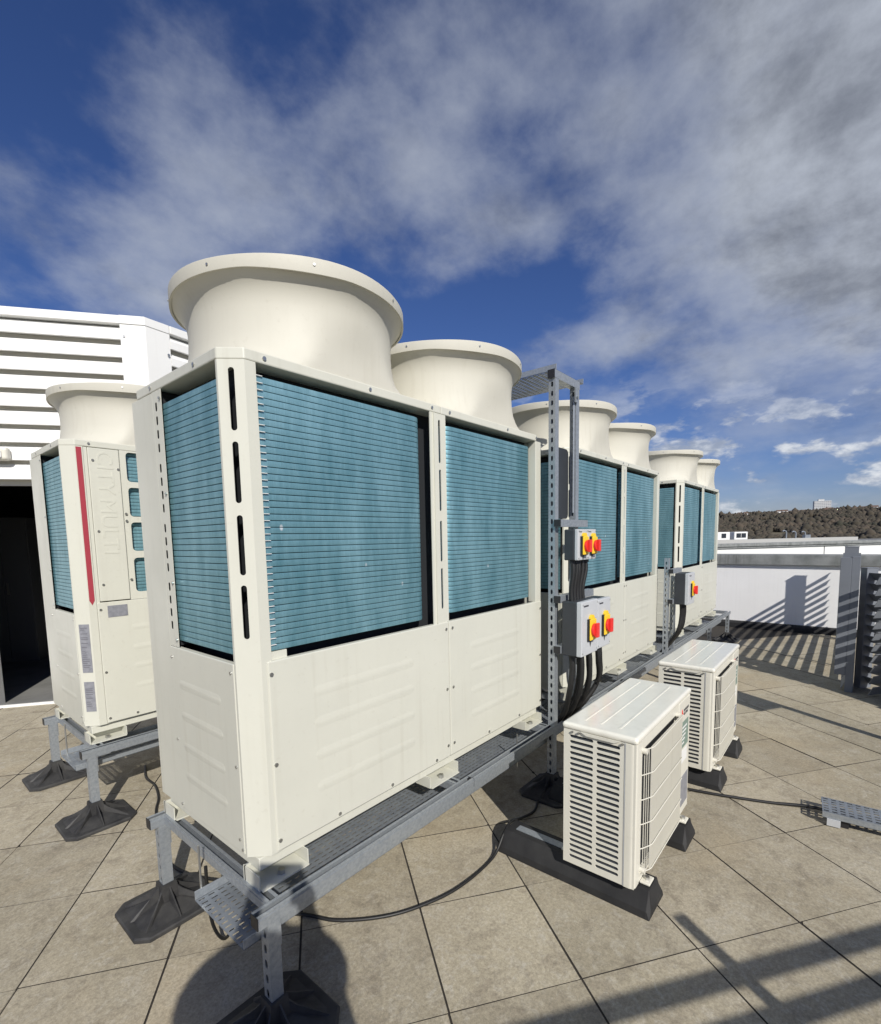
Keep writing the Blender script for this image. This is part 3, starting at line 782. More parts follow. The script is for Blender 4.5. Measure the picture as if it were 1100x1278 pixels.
PY = -0.095
sf = strut_frame('tall slotted strut frame between the first two blue-coil condensers', (1.812, 2.078), PY, (1.885, 1.885),
                 [(1.80, 2.16, 1.115), (1.80, 2.26, 0.685), (1.80, 2.26, 0.395)])
mb = MB(); mb.box(1.805, 2.125, PY - 0.0205, PY + 0.0205, 1.886, 1.889); mb.box(1.805, 2.125, PY - 0.0205, PY - 0.0175, 1.8895, 1.93); mb.box(1.805, 2.125, PY + 0.0175, PY + 0.0205, 1.8895, 1.93)
tb = mb.build('head_rail', GALV, sf)
MB().box(1.800, 1.8045, PY - 0.021, PY + 0.021, 1.885, 1.931).build('end_cap', BLACK, tb)
mb = MB(); mb.box(2.05, 2.0775, PY - 0.03, PY - 0.022, 1.80, 1.88); mb.cyl((2.062, PY - 0.03, 1.83), (2.062, PY - 0.042, 1.83), 0.009, 6); mb.build('bracket', GALV, sf)
cable_tray('short pierced tray bridging overhead from the tall strut frame', 0.0, 0.95, -0.35, 0.0, 0.036, (1.825, PY - 0.02, 1.895), R(90), slot=0.010)
MB().add(*(lambda p: ([(x, y, z) for y in (PY + 0.024, PY + 0.030) for x, z in p], [tuple(range(len(p))), tuple(range(len(p), 2 * len(p)))] + [(i, (i + 1) % len(p), len(p) + (i + 1) % len(p), len(p) + i) for i in range(len(p))]))(stadium(1.858, 2.070, 1.125, 1.535, 4, 0.03))).build('cover_plate', DGREY, sf)
MB().cyl((2.066, PY - 0.01, 1.16), (2.066, PY - 0.01, 1.83), 0.006, 8).build('conduit', GALV, sf)
sf2 = strut_frame('short slotted strut frame by the gap before the last condenser', (4.075, 4.30), PY, (0.80, 0.62), [(4.065, 4.36, 0.70), (4.065, 4.36, 0.42)])


def switch_box(x0, x1, z0, z1, y_back, depth, label, knob=1.0, flat=False):
    g = 'rotary isolator switches on the strut frames'
    b = thing('isolator_switch', label, 'switch', (x0, y_back, z0), group=g)
    w_, h_ = x1 - x0, z1 - z0
    MB().box(0, w_, -depth * 0.72, 0, 0, h_).build('housing', DGREY, b, bevel=0.006)
    lid = MB().box(0, w_, -depth, -depth * 0.72 - 0.001, 0, h_).build('lid', LGREY, b, bevel=0.005)
    cx, cz = w_ * 0.52, h_ * 0.46
    s = min(w_, 0.16) * knob
    MB().box(cx - s * 0.30, cx + s * 0.30, -depth - 0.012, -depth + 0.001, cz - s * 0.42, cz + s * 0.42).build('switch_base', BLACK, b, bevel=0.003)
    yp = MB().box(cx - s * 0.27, cx + s * 0.27, -depth - 0.020, -depth - 0.0121, cz - s * 0.38, cz + s * 0.40).build('yellow_plate', YELLOW, b, bevel=0.003)
    tabm = MB().cyl((cx, -depth - 0.016, cz + s * 0.40), (cx, -depth - 0.001, cz + s * 0.40), s * 0.17, 14); tabm.build('yellow_plate', YELLOW, b)
    kb = MB()
    kb.cyl((cx, -depth - 0.0201, cz), (cx, -depth - 0.034, cz), s * 0.25, 20)
    kb.box(cx - s * 0.11, cx + s * 0.11, -depth - 0.050, -depth - 0.0335, cz - s * 0.27, cz + s * 0.27)
    kb.build('red_handle', RED, b, bevel=0.003)
    mb = MB(); mb.add([(cx - 0.014, -depth - 0.0012, cz - s * 0.43), (cx + 0.014, -depth - 0.0012, cz - s * 0.43), (cx, -depth - 0.0012, cz - s * 0.66)] + [(cx - 0.014, -depth + 0.001, cz - s * 0.43), (cx + 0.014, -depth + 0.001, cz - s * 0.43), (cx, -depth + 0.001, cz - s * 0.66)], [(0, 1, 2), (3, 4, 5), (0, 1, 4, 3), (1, 2, 5, 4), (2, 0, 3, 5)])
    mb.build('pointer_mark', DGREY, b)
    MB().box(w_ * 0.12, w_ * 0.40, -depth - 0.0008, -depth + 0.001, h_ * 0.90, h_ * 0.93).build('print_line', INK, lid)
    for gx in (0.22, 0.5, 0.78):
        MB().cyl((w_ * gx, -depth * 0.45, 0.001), (w_ * gx, -depth * 0.45, -0.018), 0.0185 if w_ > 0.15 else 0.014, 8).build('cable_gland', BLACK, b)
    sc = MB()
    for sx in (0.06, 0.94):
        for sz in (0.06, 0.94): sc.cyl((w_ * sx, -depth + 0.001, h_ * sz), (w_ * sx, -depth - 0.002, h_ * sz), 0.004, 8)
    sc.build('screws', STEEL, lid, kind='stuff')
    return b


YB = PY - 0.064
switch_box(1.812, 2.035, 0.345, 0.655, YB, 0.120, 'deep grey switch box, next to the tall strut post in the lower pair', 0.95)
switch_box(2.040, 2.235, 0.350, 0.645, YB, 0.118, 'deep grey switch box, farther from the tall strut post in the lower pair', 0.95)
switch_box(1.835, 1.958, 0.885, 1.058, YB, 0.085, 'small grey switch box, next to the tall strut post in the upper pair', 1.05)
switch_box(1.961, 2.080, 0.885, 1.058, YB, 0.085, 'small grey switch box, farther from the tall strut post in the upper pair', 1.05)
switch_box(4.115, 4.335, 0.37, 0.66, YB, 0.12, 'single grey switch box with a red handle on the short strut frame', 0.9)


def cable(pts, r, label, group=None, n=10, mtl=None, name='cable'):
    # smooth the polyline (Catmull-Rom)
    P = [Vector(p) for p in pts]; out = []
    for i in range(len(P) - 1):
        p0, p1, p2, p3 = P[max(i - 1, 0)], P[i], P[i + 1], P[min(i + 2, len(P) - 1)]
        for k in range(6):
            t = k / 6
            out.append(0.5 * ((2 * p1) + (-p0 + p2) * t + (2 * p0 - 5 * p1 + 4 * p2 - p3) * t * t + (-p0 + 3 * p1 - 3 * p2 + p3) * t ** 3))
    out.append(P[-1])
    o = MB().tube(out, r, n).build(name, mtl or CABLE, smooth=True)
    return tag(o, label, 'cable', group)


gr1 = 'black cables dropping from the switch boxes'
lowc = 'thick black cable drooping out of the lower pair of switch boxes into the tray'
for i, (x, y, xe, ye, bend) in enumerate(((1.85, -0.20, 1.93, -0.03, 0.0), (1.90, -0.235, 1.96, -0.03, 0.02), (1.95, -0.20, 2.02, -0.02, 0.03), (2.00, -0.24, 2.05, -0.03, 0.05), (2.08, -0.20, 2.03, -0.01, 0.10), (2.14, -0.235, 2.07, -0.02, 0.12), (2.20, -0.22, 2.09, -0.03, 0.10))):
    cable([(x, y, 0.352), (x + 0.004, y - 0.005, 0.26), (x + bend * 0.3, y + 0.01, 0.12), ((x + xe) / 2, (y + ye) / 2 - 0.02, -0.03), (xe, ye, -0.15), (xe + 0.05, ye + 0.03, -0.188)], 0.0165, lowc, gr1)
upc = 'black cable running down from the upper pair of switch boxes'
for x, xe in ((1.862, 1.858), (1.905, 1.897), (1.935, 1.935), (1.985, 1.972), (2.03, 2.010)):
    cable([(x, YB - 0.04, 0.888), (x, YB - 0.045, 0.82), (xe, YB - 0.035, 0.72), (xe, YB - 0.038, 0.648)], 0.0125, upc, gr1)
for x, xe in ((4.16, 4.20), (4.21, 4.24), (4.27, 4.26)):
    cable([(x, YB - 0.05, 0.374), (x + 0.01, YB - 0.05, 0.26), (x, YB - 0.02, 0.10), (xe, -0.03, -0.12), (xe + 0.05, 0.0, -0.188)], 0.016, 'black cable hanging from the single switch box on the short strut frame', gr1)

# loose cables on the paving
zc = G + 0.0072
cable([(0.14, 0.42, zc), (0.299, 0.259, zc), (0.376, 0.108, zc), (0.511, -0.028, zc), (0.661, -0.111, zc), (0.84, -0.162, zc), (1.085, -0.165, zc), (1.19, -0.162, zc + 0.07), (1.278, -0.15, zc + 0.085), (1.42, -0.13, zc + 0.03), (1.576, -0.119, zc), (1.75, -0.05, zc), (1.9, 0.02, zc)], 0.0072, 'thin black cable looping over the paving to the first rubber block')
cable([(0.42, 2.25, zc), (0.36, 2.06, zc), (0.355, 1.90, zc), (0.309, 1.717, zc), (0.24, 1.565, zc), (0.16, 1.30, zc), (0.10, 1.082, zc), (0.116, 0.895, zc), (0.166, 0.763, zc), (0.238, 0.646, zc), (0.30, 0.52, zc)], 0.0075, 'black cable lying between the two condenser frames')
cable([(2.30, -0.60, zc), (2.332, -0.736, zc), (2.37, -0.888, zc), (2.446, -1.113, zc), (2.503, -1.29, zc + 0.012), (2.50, -1.45, zc + 0.02), (2.52, -1.75, zc + 0.02), (2.56, -2.6, zc)], 0.0085, 'black cable from the second small outdoor unit to the loose tray')
cable([(-0.02, 0.33, -0.14), (-0.018, 0.331, -0.28), (0.0, 0.34, -0.40), (0.05, 0.37, G + 0.008), (0.12, 0.42, G + 0.008)], 0.006, 'thin black lead hanging beside the tray end by the rubber foot')

# ------------------------------------------------------------------ small outdoor units on rubber blocks
AW, AD, AH = 0.81, 0.305, 0.630


def small_unit(loc, label):
    a = thing('outdoor_unit', label, 'air conditioner', loc, group='small split-system outdoor units')
    MB().box(0.012, AW - 0.012, 0.012, AD - 0.012, 0.012, AH - 0.05).build('inner_body', VOID, a)
    # coil-intake side with two columns of slots
    holes = []
    for a0, a1 in ((0.030, 0.132), (0.146, 0.242)):
        for k in range(23):
            z = 0.028 + k * 0.0243
            holes.append(stadium(-(AD - a0), -(AD - a1), z, z + 0.0135, 3))
    MB().plate(rect(-AD + 0.002, -0.0, 0.0, AH - 0.031), holes, 0.003, SIDE).build('louvred_side', ACW, a)
    lips = MB()
    for a0, a1 in ((0.030, 0.132), (0.146, 0.242)):
        for k in range(23):
            z = 0.028 + k * 0.0243
            lips.add([(0.003, AD - a0, z), (0.003, AD - a1, z), (0.011, AD - a1, z + 0.009), (0.011, AD - a0, z + 0.009)], [(0, 1, 2, 3)])
    lips.build('slot_lips', DGREY, a, kind='stuff')  # lips coloured dark grey to imitate the shade inside the slots
    MB().box(-0.002, 0.008, 0.0405, 0.044, 0.0, AH - 0.034).build('edge_groove', LGREY, a)
    mb = MB(); n = 6; r = 0.022                                     # rounded front corner strip
    pts = [(0.0 - 0.003, 0.040)] + [(r - 0.003 - r * math.cos(R(90 * i / n)), r - r * math.sin(R(90 * i / n)) - 0.002) for i in range(n + 1)] + [(0.052, -0.002), (0.052, 0.012), (0.010, 0.040)]
    k = len(pts); mb.add([(x, y, z) for z in (0.0, AH - 0.034) for x, y in pts], [(i, (i + 1) % k, k + (i + 1) % k, k + i) for i in range(k)] + [tuple(range(k)), tuple(range(k, 2 * k))])
    mb.build('corner_strip', ACW, a, smooth=True)
    # front: grille opening and service panel
    gx0, gx1, gz0, gz1 = 0.072, 0.572, 0.040, 0.555
    MB().plate(rect(0.0525, 0.600, 0.0, AH - 0.033), [stadium(gx0, gx1, gz0, gz1, 3, 0.03)], 0.012, FRONT).build('front_panel', ACW, a)
    nb = 44
    bar0 = MB().box(-0.0018, 0.0018, -0.026, -0.020, gz0 - 0.004, gz1 + 0.004).build('grille_bar', ACW, a)
    for i in range(nb):
        x = gx0 + 0.046 + (gx1 - gx0 - 0.05) * i / (nb - 1)
        if i == 0: bar0.location.x = x
        else: again(bar0, a, (x, 0, 0))
    for dx, dy in ((0.010, -0.006), (0.021, -0.011), (0.032, -0.016)):
        MB().box(gx0 + dx - 0.0009, gx0 + dx + 0.0009, dy - 0.002, dy + 0.001, gz0, gz1).build('grille_bar', ACW, a)
    for i in range(6):
        z = gz0 - 0.002 + (gz1 - gz0 + 0.004) * i / 5
        MB().tube([(gx0 - 0.012, 0.0, z), (gx0 + 0.002, -0.008, z), (gx0 + 0.040, -0.025, z), (gx0 + 0.055, -0.029, z), (gx1 - 0.002, -0.029, z), (gx1 + 0.012, -0.002, z)], 0.0022, 6).build('grille_bar', ACW, a, smooth=True)
    for zc_ in (gz0 + 0.006, gz1 - 0.004):
        for xc in (gx0 + 0.004, gx1 - 0.004):
            MB().cyl((xc, 0.0, zc_), (xc, -0.019, zc_), 0.012, 12).build('grille_clip', ACW, a)
    fan = MB().lathe([(0.0, 0.0), (0.055, 0.0), (0.06, 0.03), (0.0, 0.03)], 0, 0, 24)
    Mf = frameM(((gx0 + gx1) / 2, 0.030, (gz0 + gz1) / 2), (1, 0, 0), (0, 0, 1))
    fan.v = [tuple(Mf @ Vector((x, y, -z))) for x, y, z in fan.v]
    for k_ in range(3):
        t0 = R(30 + 120 * k_); vs = []
        for r_ in (0.05, 0.14, 0.235):
            for dt, dz in ((-0.5, 0.0), (0.0, 0.012), (0.45, 0.03)):
                vs.append(Mf @ Vector((r_ * math.cos(t0 + dt), r_ * math.sin(t0 + dt), 0.014 - dz)))
        fan.add(vs, [(0, 1, 4, 3), (1, 2, 5, 4), (3, 4, 7, 6), (4, 5, 8, 7)])
    fan.build('fan', DGREY, a)
    sp = MB().box(0.602, AW - 0.0, -0.003, 0.012, 0.0, AH - 0.034).build('service_panel', ACW, a, bevel=0.006)
    MB().box(AW - 0.012, AW - 0.001, 0.0125, AD - 0.002, 0.0, AH - 0.034).build('end_panel', ACW, a, bevel=0.004)
    MB().box(0.004, AW - 0.0125, AD - 0.011, AD - 0.001, 0.0, AH - 0.034).build('rear_guard', ACW, a)
    # badge, labels
    bd = MB()
    for dx, dz in ((0, 0.011), (-0.0105, -0.006), (0.0105, -0.006)):
        cx, cz = 0.655 + dx, 0.532 + dz
        q = [(cx, cz + 0.011), (cx + (0.0065 if dx == 0 else 0.0065), cz), (cx, cz - 0.011), (cx - 0.0065, cz)]
        bd.add([(x, -0.0048, z) for x, z in q] + [(x, -0.003, z) for x, z in q], [(0, 1, 2, 3)] + [(i, (i + 1) % 4, 4 + (i + 1) % 4, 4 + i) for i in range(4)])
    bd.build('badge', RED, sp)
    for ln, (wd, zz) in enumerate((('MITSUBISHI', 0.540), ('ELECTRIC', 0.522))):
        text_mesh('lettering', wd, 0.0185, 0.0006, INK, sp, frameM((0.683, -0.0036, zz), (1, 0, 0), (0, 0, 1)), 'LEFT')
    MB().box(0.655, 0.775, -0.0042, -0.0025, 0.352, 0.485).build('energy_label', GREENL, sp)
    for k_ in range(5): MB().box(0.665, 0.70 + 0.012 * k_, -0.0049, -0.0043, 0.372 + 0.02 * k_, 0.380 + 0.02 * k_).build('label_print', PAPER, sp)
    MB().box(0.66, 0.76, -0.0042, -0.0025, 0.275, 0.338).build('white_label', PAPER, sp)
    MB().box(0.64, 0.79, -0.0045, -0.002, 0.045, 0.20).build('pipe_cover', LABELG, sp, bevel=0.003)
    # lid
    ld = MB().box(-0.007, AW + 0.005, -0.007, AD + 0.004, AH - 0.0325, AH - 0.003).build('lid', ACTOP, a, bevel=0.013, seg=4)
    for y_ in (0.085, 0.165, 0.235):
        MB().box(0.06, AW - 0.05, y_ - 0.005, y_ + 0.005, AH - 0.0035, AH - 0.0008).build('lid_ridge', ACTOP, ld, bevel=0.0015)
    mb = MB(); mb.add([(-0.0095, y, z) for y, z in ((0.06, AH - 0.030), (0.085, AH - 0.042), (0.20, AH - 0.042), (0.225, AH - 0.030))] + [(-0.004, y, z) for y, z in ((0.06, AH - 0.030), (0.085, AH - 0.042), (0.20, AH - 0.042), (0.225, AH - 0.030))], [(0, 1, 2, 3), (4, 5, 6, 7), (0, 1, 5, 4), (1, 2, 6, 5), (2, 3, 7, 6), (3, 0, 4, 7)])
    mb.build('handle_lip', ACW, ld)
    sc = MB()
    for y_ in (0.052, 0.235, 0.262): sc.cyl((-0.003, y_, AH - 0.040), (-0.009, y_, AH - 0.040), 0.005, 8)
    sc.build('screws', STEEL, a, kind='stuff')
    for x_ in (0.10, 0.655):                                        # mounting feet front and rear
        for y_ in (-0.040, AD + 0.0):
            mb = MB().box(x_ - 0.03, x_ + 0.03, y_, y_ + 0.042, -0.0105, -0.0005); ft = mb.build('mounting_foot', ACW, a, bevel=0.004)
            MB().cyl((x_, y_ + 0.02, -0.0005), (x_, y_ + 0.02, 0.012), 0.011, 6).build('bolt', STEEL, ft)
    return a


BZ = G + 0.0995


def rubber_block(x, y0, y1, label):
    b = thing('rubber_block', label, 'support block', (x, y0, G), group='black rubber blocks under the small outdoor units')
    L_ = y1 - y0; mb = MB()
    def sec(y, s=1.0, zb=0.0): return [(-0.095, y, 0), (0.095, y, 0), (0.090, y, 0.03), (0.052 * s, y, 0.098), (-0.052 * s, y, 0.098), (-0.090, y, 0.03)]
    ys = [0, 0.015, L_ - 0.015, L_]
    vs = []
    for y in ys:
        e = 0.86 if y in (0, L_) else 1.0
        vs += [(x_ * (e if z_ > 0.02 else 1), y + (0.018 if (y == 0 and z_ > 0.05) else -0.018 if (y == L_ and z_ > 0.05) else 0), z_ * (0.97 if e < 1 else 1)) for x_, y, z_ in sec(y)]
    fs = [(i * 6 + k, i * 6 + (k + 1) % 6, (i + 1) * 6 + (k + 1) % 6, (i + 1) * 6 + k) for i in range(3) for k in range(6)] + [tuple(range(6)), tuple(range(18, 24))]
    mb.add(vs, fs).build('block_body', BLOCK, b, bevel=0.006)
    MB().box(-0.020, 0.020, 0.06, L_ - 0.06, 0.0975, 0.1005).build('channel_insert', GALV, b)
    return b


small_unit((1.14, -0.803, G + 0.112), 'small ivory outdoor unit in front of the tall strut frame')
small_unit((2.41, -0.822, G + 0.112), 'small ivory outdoor unit in front of the middle condenser, by the loose tray cable')
rubber_block(1.245, -0.862, -0.150, 'black rubber block with a cable looped over its end')
rubber_block(1.795, -0.862, -0.125, 'black rubber block under the label end of the outdoor unit by the tall strut frame')
rubber_block(2.515, -0.880, -0.145, 'black rubber block beside the cable that runs to the loose tray')
rubber_block(3.065, -0.880, -0.145, 'black rubber block under the label end of the second small outdoor unit')

# ------------------------------------------------------------------ louvre fences
def fence(label, origin, direction, length, z_slats, posts, z_top, blade=0.088, tilt=52, mull=(), pitch=0.1, post_w=0.065, post_d=0.15, flip=1, slim=False):
    d = Vector(direction).normalized(); ang = math.atan2(d.y, d.x)
    f = thing('louvre_fence', label, 'fence', (origin[0], origin[1], G), ang)
    z0, z1 = z_slats; n = int(round((z1 - z0) / pitch)) + 1
    c, s = math.cos(R(tilt)) * blade / 2, math.sin(R(tilt)) * blade / 2
    prof = [(-c, -s), (c, s), (c + 0.012, s), (c + 0.012, s + 0.004), (c - 0.002, s + 0.004), (-c - 0.003, -s + 0.003)]
    prof = [(a * flip, b) for a, b in prof]
    k = len(prof)
    mb = MB(); mb.add([(x, a, b) for x in (0.0, length) for a, b in prof], [(i, (i + 1) % k, k + (i + 1) % k, k + i) for i in range(k)] + [tuple(range(k)), tuple(range(k, 2 * k))])
    first = mb.build('slat', FENCE, f); first.location.z = z0
    for i in range(1, n): again(first, f, (0, 0, z0 + pitch * i))
    for x in posts:
        if x == 0.0 and slim:
            pm = MB().box(-0.03, 0.03, -0.070, -0.008, -0.002, z_top - 0.02).build('post', FENCE, f, bevel=0.003)
            MB().box(-0.034, 0.03, -0.0075, 0.075, 0.16, z_top - 0.03).build('post_cover', FENCE, pm, bevel=0.003); MB().box(0.031, 0.036, -0.068, 0.06, 0.3, z_top + 0.012).build('post_plate', FENCE, pm)
            continue
        pm = MB().box(x - post_w / 2, x + post_w / 2, -post_d / 2, post_d / 2, -0.002, z_top).build('post', FENCE, f, bevel=0.003)
        MB().box(x - post_w / 2 - 0.004, x + post_w / 2 + 0.004, -post_d / 2 - 0.004, post_d / 2 + 0.004, z_top - 0.002, z_top + 0.006).build('post_cap', FENCE, pm)
    for x in mull: MB().box(x - 0.012, x + 0.012, 0.045, 0.075, 0.03, z1 + 0.05).build('mullion', FENCE, f)
    return f


fence('grey louvre fence seen end-on, running to the white parapet', (5.21, -1.400, 0), (1, 0, 0), 3.06, (0.06, 1.10), (0.0, 2.83), 1.30, mull=(1.08,), flip=-1, tilt=66, slim=True)
fence('grey louvre fence panel set at an angle beside the end-on fence', (5.47, -1.54, 0), (-0.682, -0.731, 0), 2.25, (0.08, 1.13), (0.0, 2.25), 1.16, flip=-1, post_d=0.12)
fence('short grey louvre panel joined to the angled fence, shading the end-on fence post', (5.005, -1.590, 0), tuple(E1), 0.30, (0.08, 1.10), (0.30,), 1.16, flip=-1, tilt=66, post_d=0.08)
# the fence behind the photographer
tip = Vector((1.24, -0.969, G)); zt = 0.80; base = tip - Vector((0.602, 1.0, -0.78)) * ((zt - G) / 0.78); base.z = G
fo = base - E1 * 0.95
fence('grey louvre fence parallel to the paving joints, casting the barred shadow', (fo.x, fo.y, 0), tuple(E1), 4.4, (0.07, 1.13), (0.95, 4.4), zt - G, blade=0.080, tilt=68, pitch=0.106, post_w=0.05, post_d=0.05, flip=-1)
pp = thing('post_box', 'grey control box mounted on a single steel post beside the angled fence', 'control box', (3.68, -2.15, G), R(59))
MB().box(-0.035, 0.035, -0.035, 0.035, -0.002, 1.30).build('post', FENCE, pp, bevel=0.003)
MB().box(-0.0, 0.10, 0.0355, 0.29, 0.88, 1.24).build('box', FENCE, pp, bevel=0.005)

# ------------------------------------------------------------------ louvred plant room
pr = thing('plant_room', 'white louvred plant room with a chamfered corner and dark open doorway', 'building', (E2.x * 3.9, E2.y * 3.9, G), R(-36))
# local x along E1, local y along E2 (into the building); face at y=0
TOPZ = 3.69
def blade_mesh(length, nm, parent, loc, rotz=0.0):
    prof = [(0.060, 0.075), (0.052, 0.078), (0.000, 0.030), (-0.004, 0.022), (-0.004, -0.052), (0.004, -0.056), (0.060, -0.040), (0.060, -0.036), (0.006, -0.048), (0.006, 0.020), (0.058, 0.068)]
    k = len(prof); mb = MB()
    mb.add([(x, a, b) for x in (0.0, length) for a, b in prof], [(i, (i + 1) % k, k + (i + 1) % k, k + i) for i in range(k)] + [tuple(range(k)), tuple(range(k, 2 * k))])
    o = mb.build(nm, WHITE, parent); o.location = loc; o.rotation_euler = (0, 0, rotz); return o
pitch = 0.1635
zs = [TOPZ - 0.165 - pitch * i for i in range(9)]
b0 = blade_mesh(5.5, 'slat', pr, (-7.0, 0, zs[0]))
for z in zs[1:]: again(b0, pr, (-7.0, 0, z))
MB().box(-7.0, -1.505, 0.075, 0.10, 2.10, TOPZ - 0.02).build('backing', mat('louvre_backing', (0.62, 0.60, 0.54), 0.8), pr)
MB().box(-7.0, -1.505, -0.012, 0.09, TOPZ - 0.075, TOPZ).build('top_trim', WHITE, pr, bevel=0.004)
MB().box(-7.0, -1.9, -0.008, 0.10, 2.15, 2.225).build('lintel', WHITE, pr, bevel=0.004)
MB().box(-1.95, -1.503, 0.0, 0.10, -0.01, 2.15).build('jamb_panel', WHITE, pr)
MB().box(-7.0, -2.80, 0.0, 0.10, -0.01, 2.15).build('jamb_panel', WHITE, pr)
# chamfered corner panel in two facets and second louvre wall at 45 degrees
cpan = MB(); a45 = (math.cos(R(45)), math.sin(R(45)))
q = [(-1.503, -0.010), (-1.285, -0.010), (-1.285 + 0.24 * a45[0], -0.010 + 0.24 * a45[1]), (-1.285 + 0.24 * a45[0] - 0.05, 0.10 + 0.24 * a45[1]), (-1.503, 0.10)]
cpan.add([(x, y, z) for z in (-0.01, TOPZ - 0.078) for x, y in q], [(i, (i + 1) % 5, 5 + (i + 1) % 5, 5 + i) for i in range(5)] + [tuple(range(5)), tuple(range(5, 10))])
cp = cpan.build('corner_panel', WHITE, pr, bevel=0.003)
q2 = [(x - (0.004 if i < 2 else 0) * 0, y - 0.008) for i, (x, y) in enumerate(q)]
MB().add([(x, y, z) for z in (TOPZ - 0.0775, TOPZ + 0.001) for x, y in q2], [(i, (i + 1) % 5, 5 + (i + 1) % 5, 5 + i) for i in range(5)] + [tuple(range(5)), tuple(range(5, 10))]).build('top_trim', WHITE, pr, bevel=0.003)
mb = MB()
for x_, z_ in ((-1.47, 2.95), (-1.47, 2.2), (-1.47, 3.5)): mb.cyl((x_, -0.009, z_), (x_, -0.016, z_), 0.012, 8)
for z_ in (2.95, 3.4): mb.cyl((-1.13, 0.13, z_), (-1.125, 0.125, z_), 0.012, 8)
mb.build('rivets', STEEL, cp, kind='stuff')
ox, oy = -1.285 + 0.242 * a45[0], -0.010 + 0.242 * a45[1]
b1 = blade_mesh(3.5, 'slat', pr, (ox, oy, zs[0]), R(45))
for z in zs[1:]:
    again(b1, pr, (ox, oy, z), (0, 0, R(45)))
Mr = Matrix.Translation((ox, oy, 0)) @ Matrix.Rotation(R(45), 4, 'Z')
MB().box(0, 3.5, 0.075, 0.10, -0.01, TOPZ - 0.02, Mr).build('backing', MATS['louvre_backing'], pr)
MB().box(0, 3.5, -0.012, 0.09, TOPZ - 0.075, TOPZ, Mr).build('top_trim', WHITE, pr, bevel=0.004)
MB().box(0, 3.5, -0.01, 0.07, -0.01, 2.06, Mr).build('lower_cladding', WHITE, pr)
# unlit room behind the doorway
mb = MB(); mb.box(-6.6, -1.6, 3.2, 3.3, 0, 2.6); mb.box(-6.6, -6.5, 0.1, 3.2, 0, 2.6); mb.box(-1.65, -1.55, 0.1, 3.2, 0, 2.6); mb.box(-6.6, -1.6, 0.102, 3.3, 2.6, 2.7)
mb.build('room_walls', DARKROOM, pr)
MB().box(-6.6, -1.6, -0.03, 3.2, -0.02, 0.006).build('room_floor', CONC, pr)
MB().box(-2.80, -1.95, -0.05, -0.031, -0.01, 0.022).build('threshold', WHITE, pr)
lampo = thing('bulkhead_light', 'small white bulkhead light on the slats above the doorway', 'light', (E2.x * 3.9 + E1.x * -2.55, E2.y * 3.9 + E1.y * -2.55, 1.87), R(-36))
MB().box(-0.15, 0.07, -0.085, -0.004, -0.055, 0.062).build('housing', ACW, lampo, bevel=0.025, seg=4)
MB().box(-0.10, 0.03, -0.10, -0.084, -0.035, 0.03).build('lens', PAPER, lampo, bevel=0.008)
def inroom(x, y): v = E1 * x + E2 * (3.9 + y); return (v.x, v.y, G + 0.006)
cb = thing('steel_cabinet', 'grey steel cabinet standing in the dark plant room', 'cabinet', inroom(-3.75, 2.3), R(-36))
MB().box(-0.3, 0.3, -0.2, 0.2, 0, 1.9).build('cabinet_body', CABINET, cb, bevel=0.004); MB().box(-0.29, -0.01, -0.215, -0.201, 0.05, 1.85).build('door', CABINET, cb); MB().box(0.01, 0.29, -0.215, -0.201, 0.05, 1.85).build('door', CABINET, cb)
MB().box(0.03, 0.05, -0.235, -0.2155, 0.9, 1.05).build('handle', STEEL, cb)
vs_ = thing('water_vessel', 'dim grey pressure vessel on legs inside the plant room', 'vessel', inroom(-3.15, 2.75), R(-36))
MB().lathe([(0.0, 0.4), (0.15, 0.42), (0.24, 0.5), (0.25, 0.6), (0.25, 1.3), (0.24, 1.4), (0.15, 1.48), (0.0, 1.5)], 0, 0, 24).build('tank', CABINET, vs_, smooth=True)
for k in range(3):
    t_ = R(120 * k + 20); MB().cyl((0.2 * math.cos(t_), 0.2 * math.sin(t_), 0), (0.2 * math.cos(t_), 0.2 * math.sin(t_), 0.55), 0.02, 8).build('leg', CABINET, vs_)

# ------------------------------------------------------------------ roof beyond the parapet
fr = thing('flat_roofed_block', 'long white flat-roofed block with grey capping beyond the parapet', 'building', (E2.x * 12, E2.y * 12, 0), R(-36))
for k in range(9):
    x0 = -10 + k * 6.9
    MB().box(x0 + 0.02, x0 + 6.88, 0, 0.3, -16, 0.50).build('white_panel', WHITE, fr)
MB().box(-10, 52, 0.05, 14, -16, 0.40).build('roof_slab', FARROOF, fr)
MB().box(-10, 52, -0.05, 0.35, 0.501, 0.56).build('gutter', WCAP, fr); MB().box(-10, 52, -0.09, 0.40, 0.5605, 0.66).build('capping', WCAP, fr, bevel=0.01)
MB().box(-10, 20.8, 1.2, 1.5, 0.38, 0.775).build('kerb', mat('pale_kerb', (0.42, 0.42, 0.40), 0.7), fr)
def onfar(x, y, z=0.0): v = E1 * x + E2 * (12 + y); return (v.x, v.y, z)
for i, (x, h) in enumerate(((17.45, 0.30), (17.9, 0.26), (18.35, 0.25))):
    pb = thing('vent_pipe', ('tallest thin hooked vent pipe on the far flat roof', 'middle hooked vent pipe on the far flat roof', 'hooked vent pipe with a stub on the far flat roof')[i], 'vent pipe', onfar(x, 1.35, 0.775), R(-36))
    MB().tube([(0, 0, -0.02), (0, 0, h * 0.7), (-0.03, 0, h * 0.9), (-0.11, 0, h), (-0.18, 0, h * 0.9)], 0.026, 8).build('pipe', GALVD, pb, smooth=True)
    if i == 2: MB().box(-0.06, 0.2, -0.06, 0.06, -0.001, 0.12).build('stub', GALVD, pb)
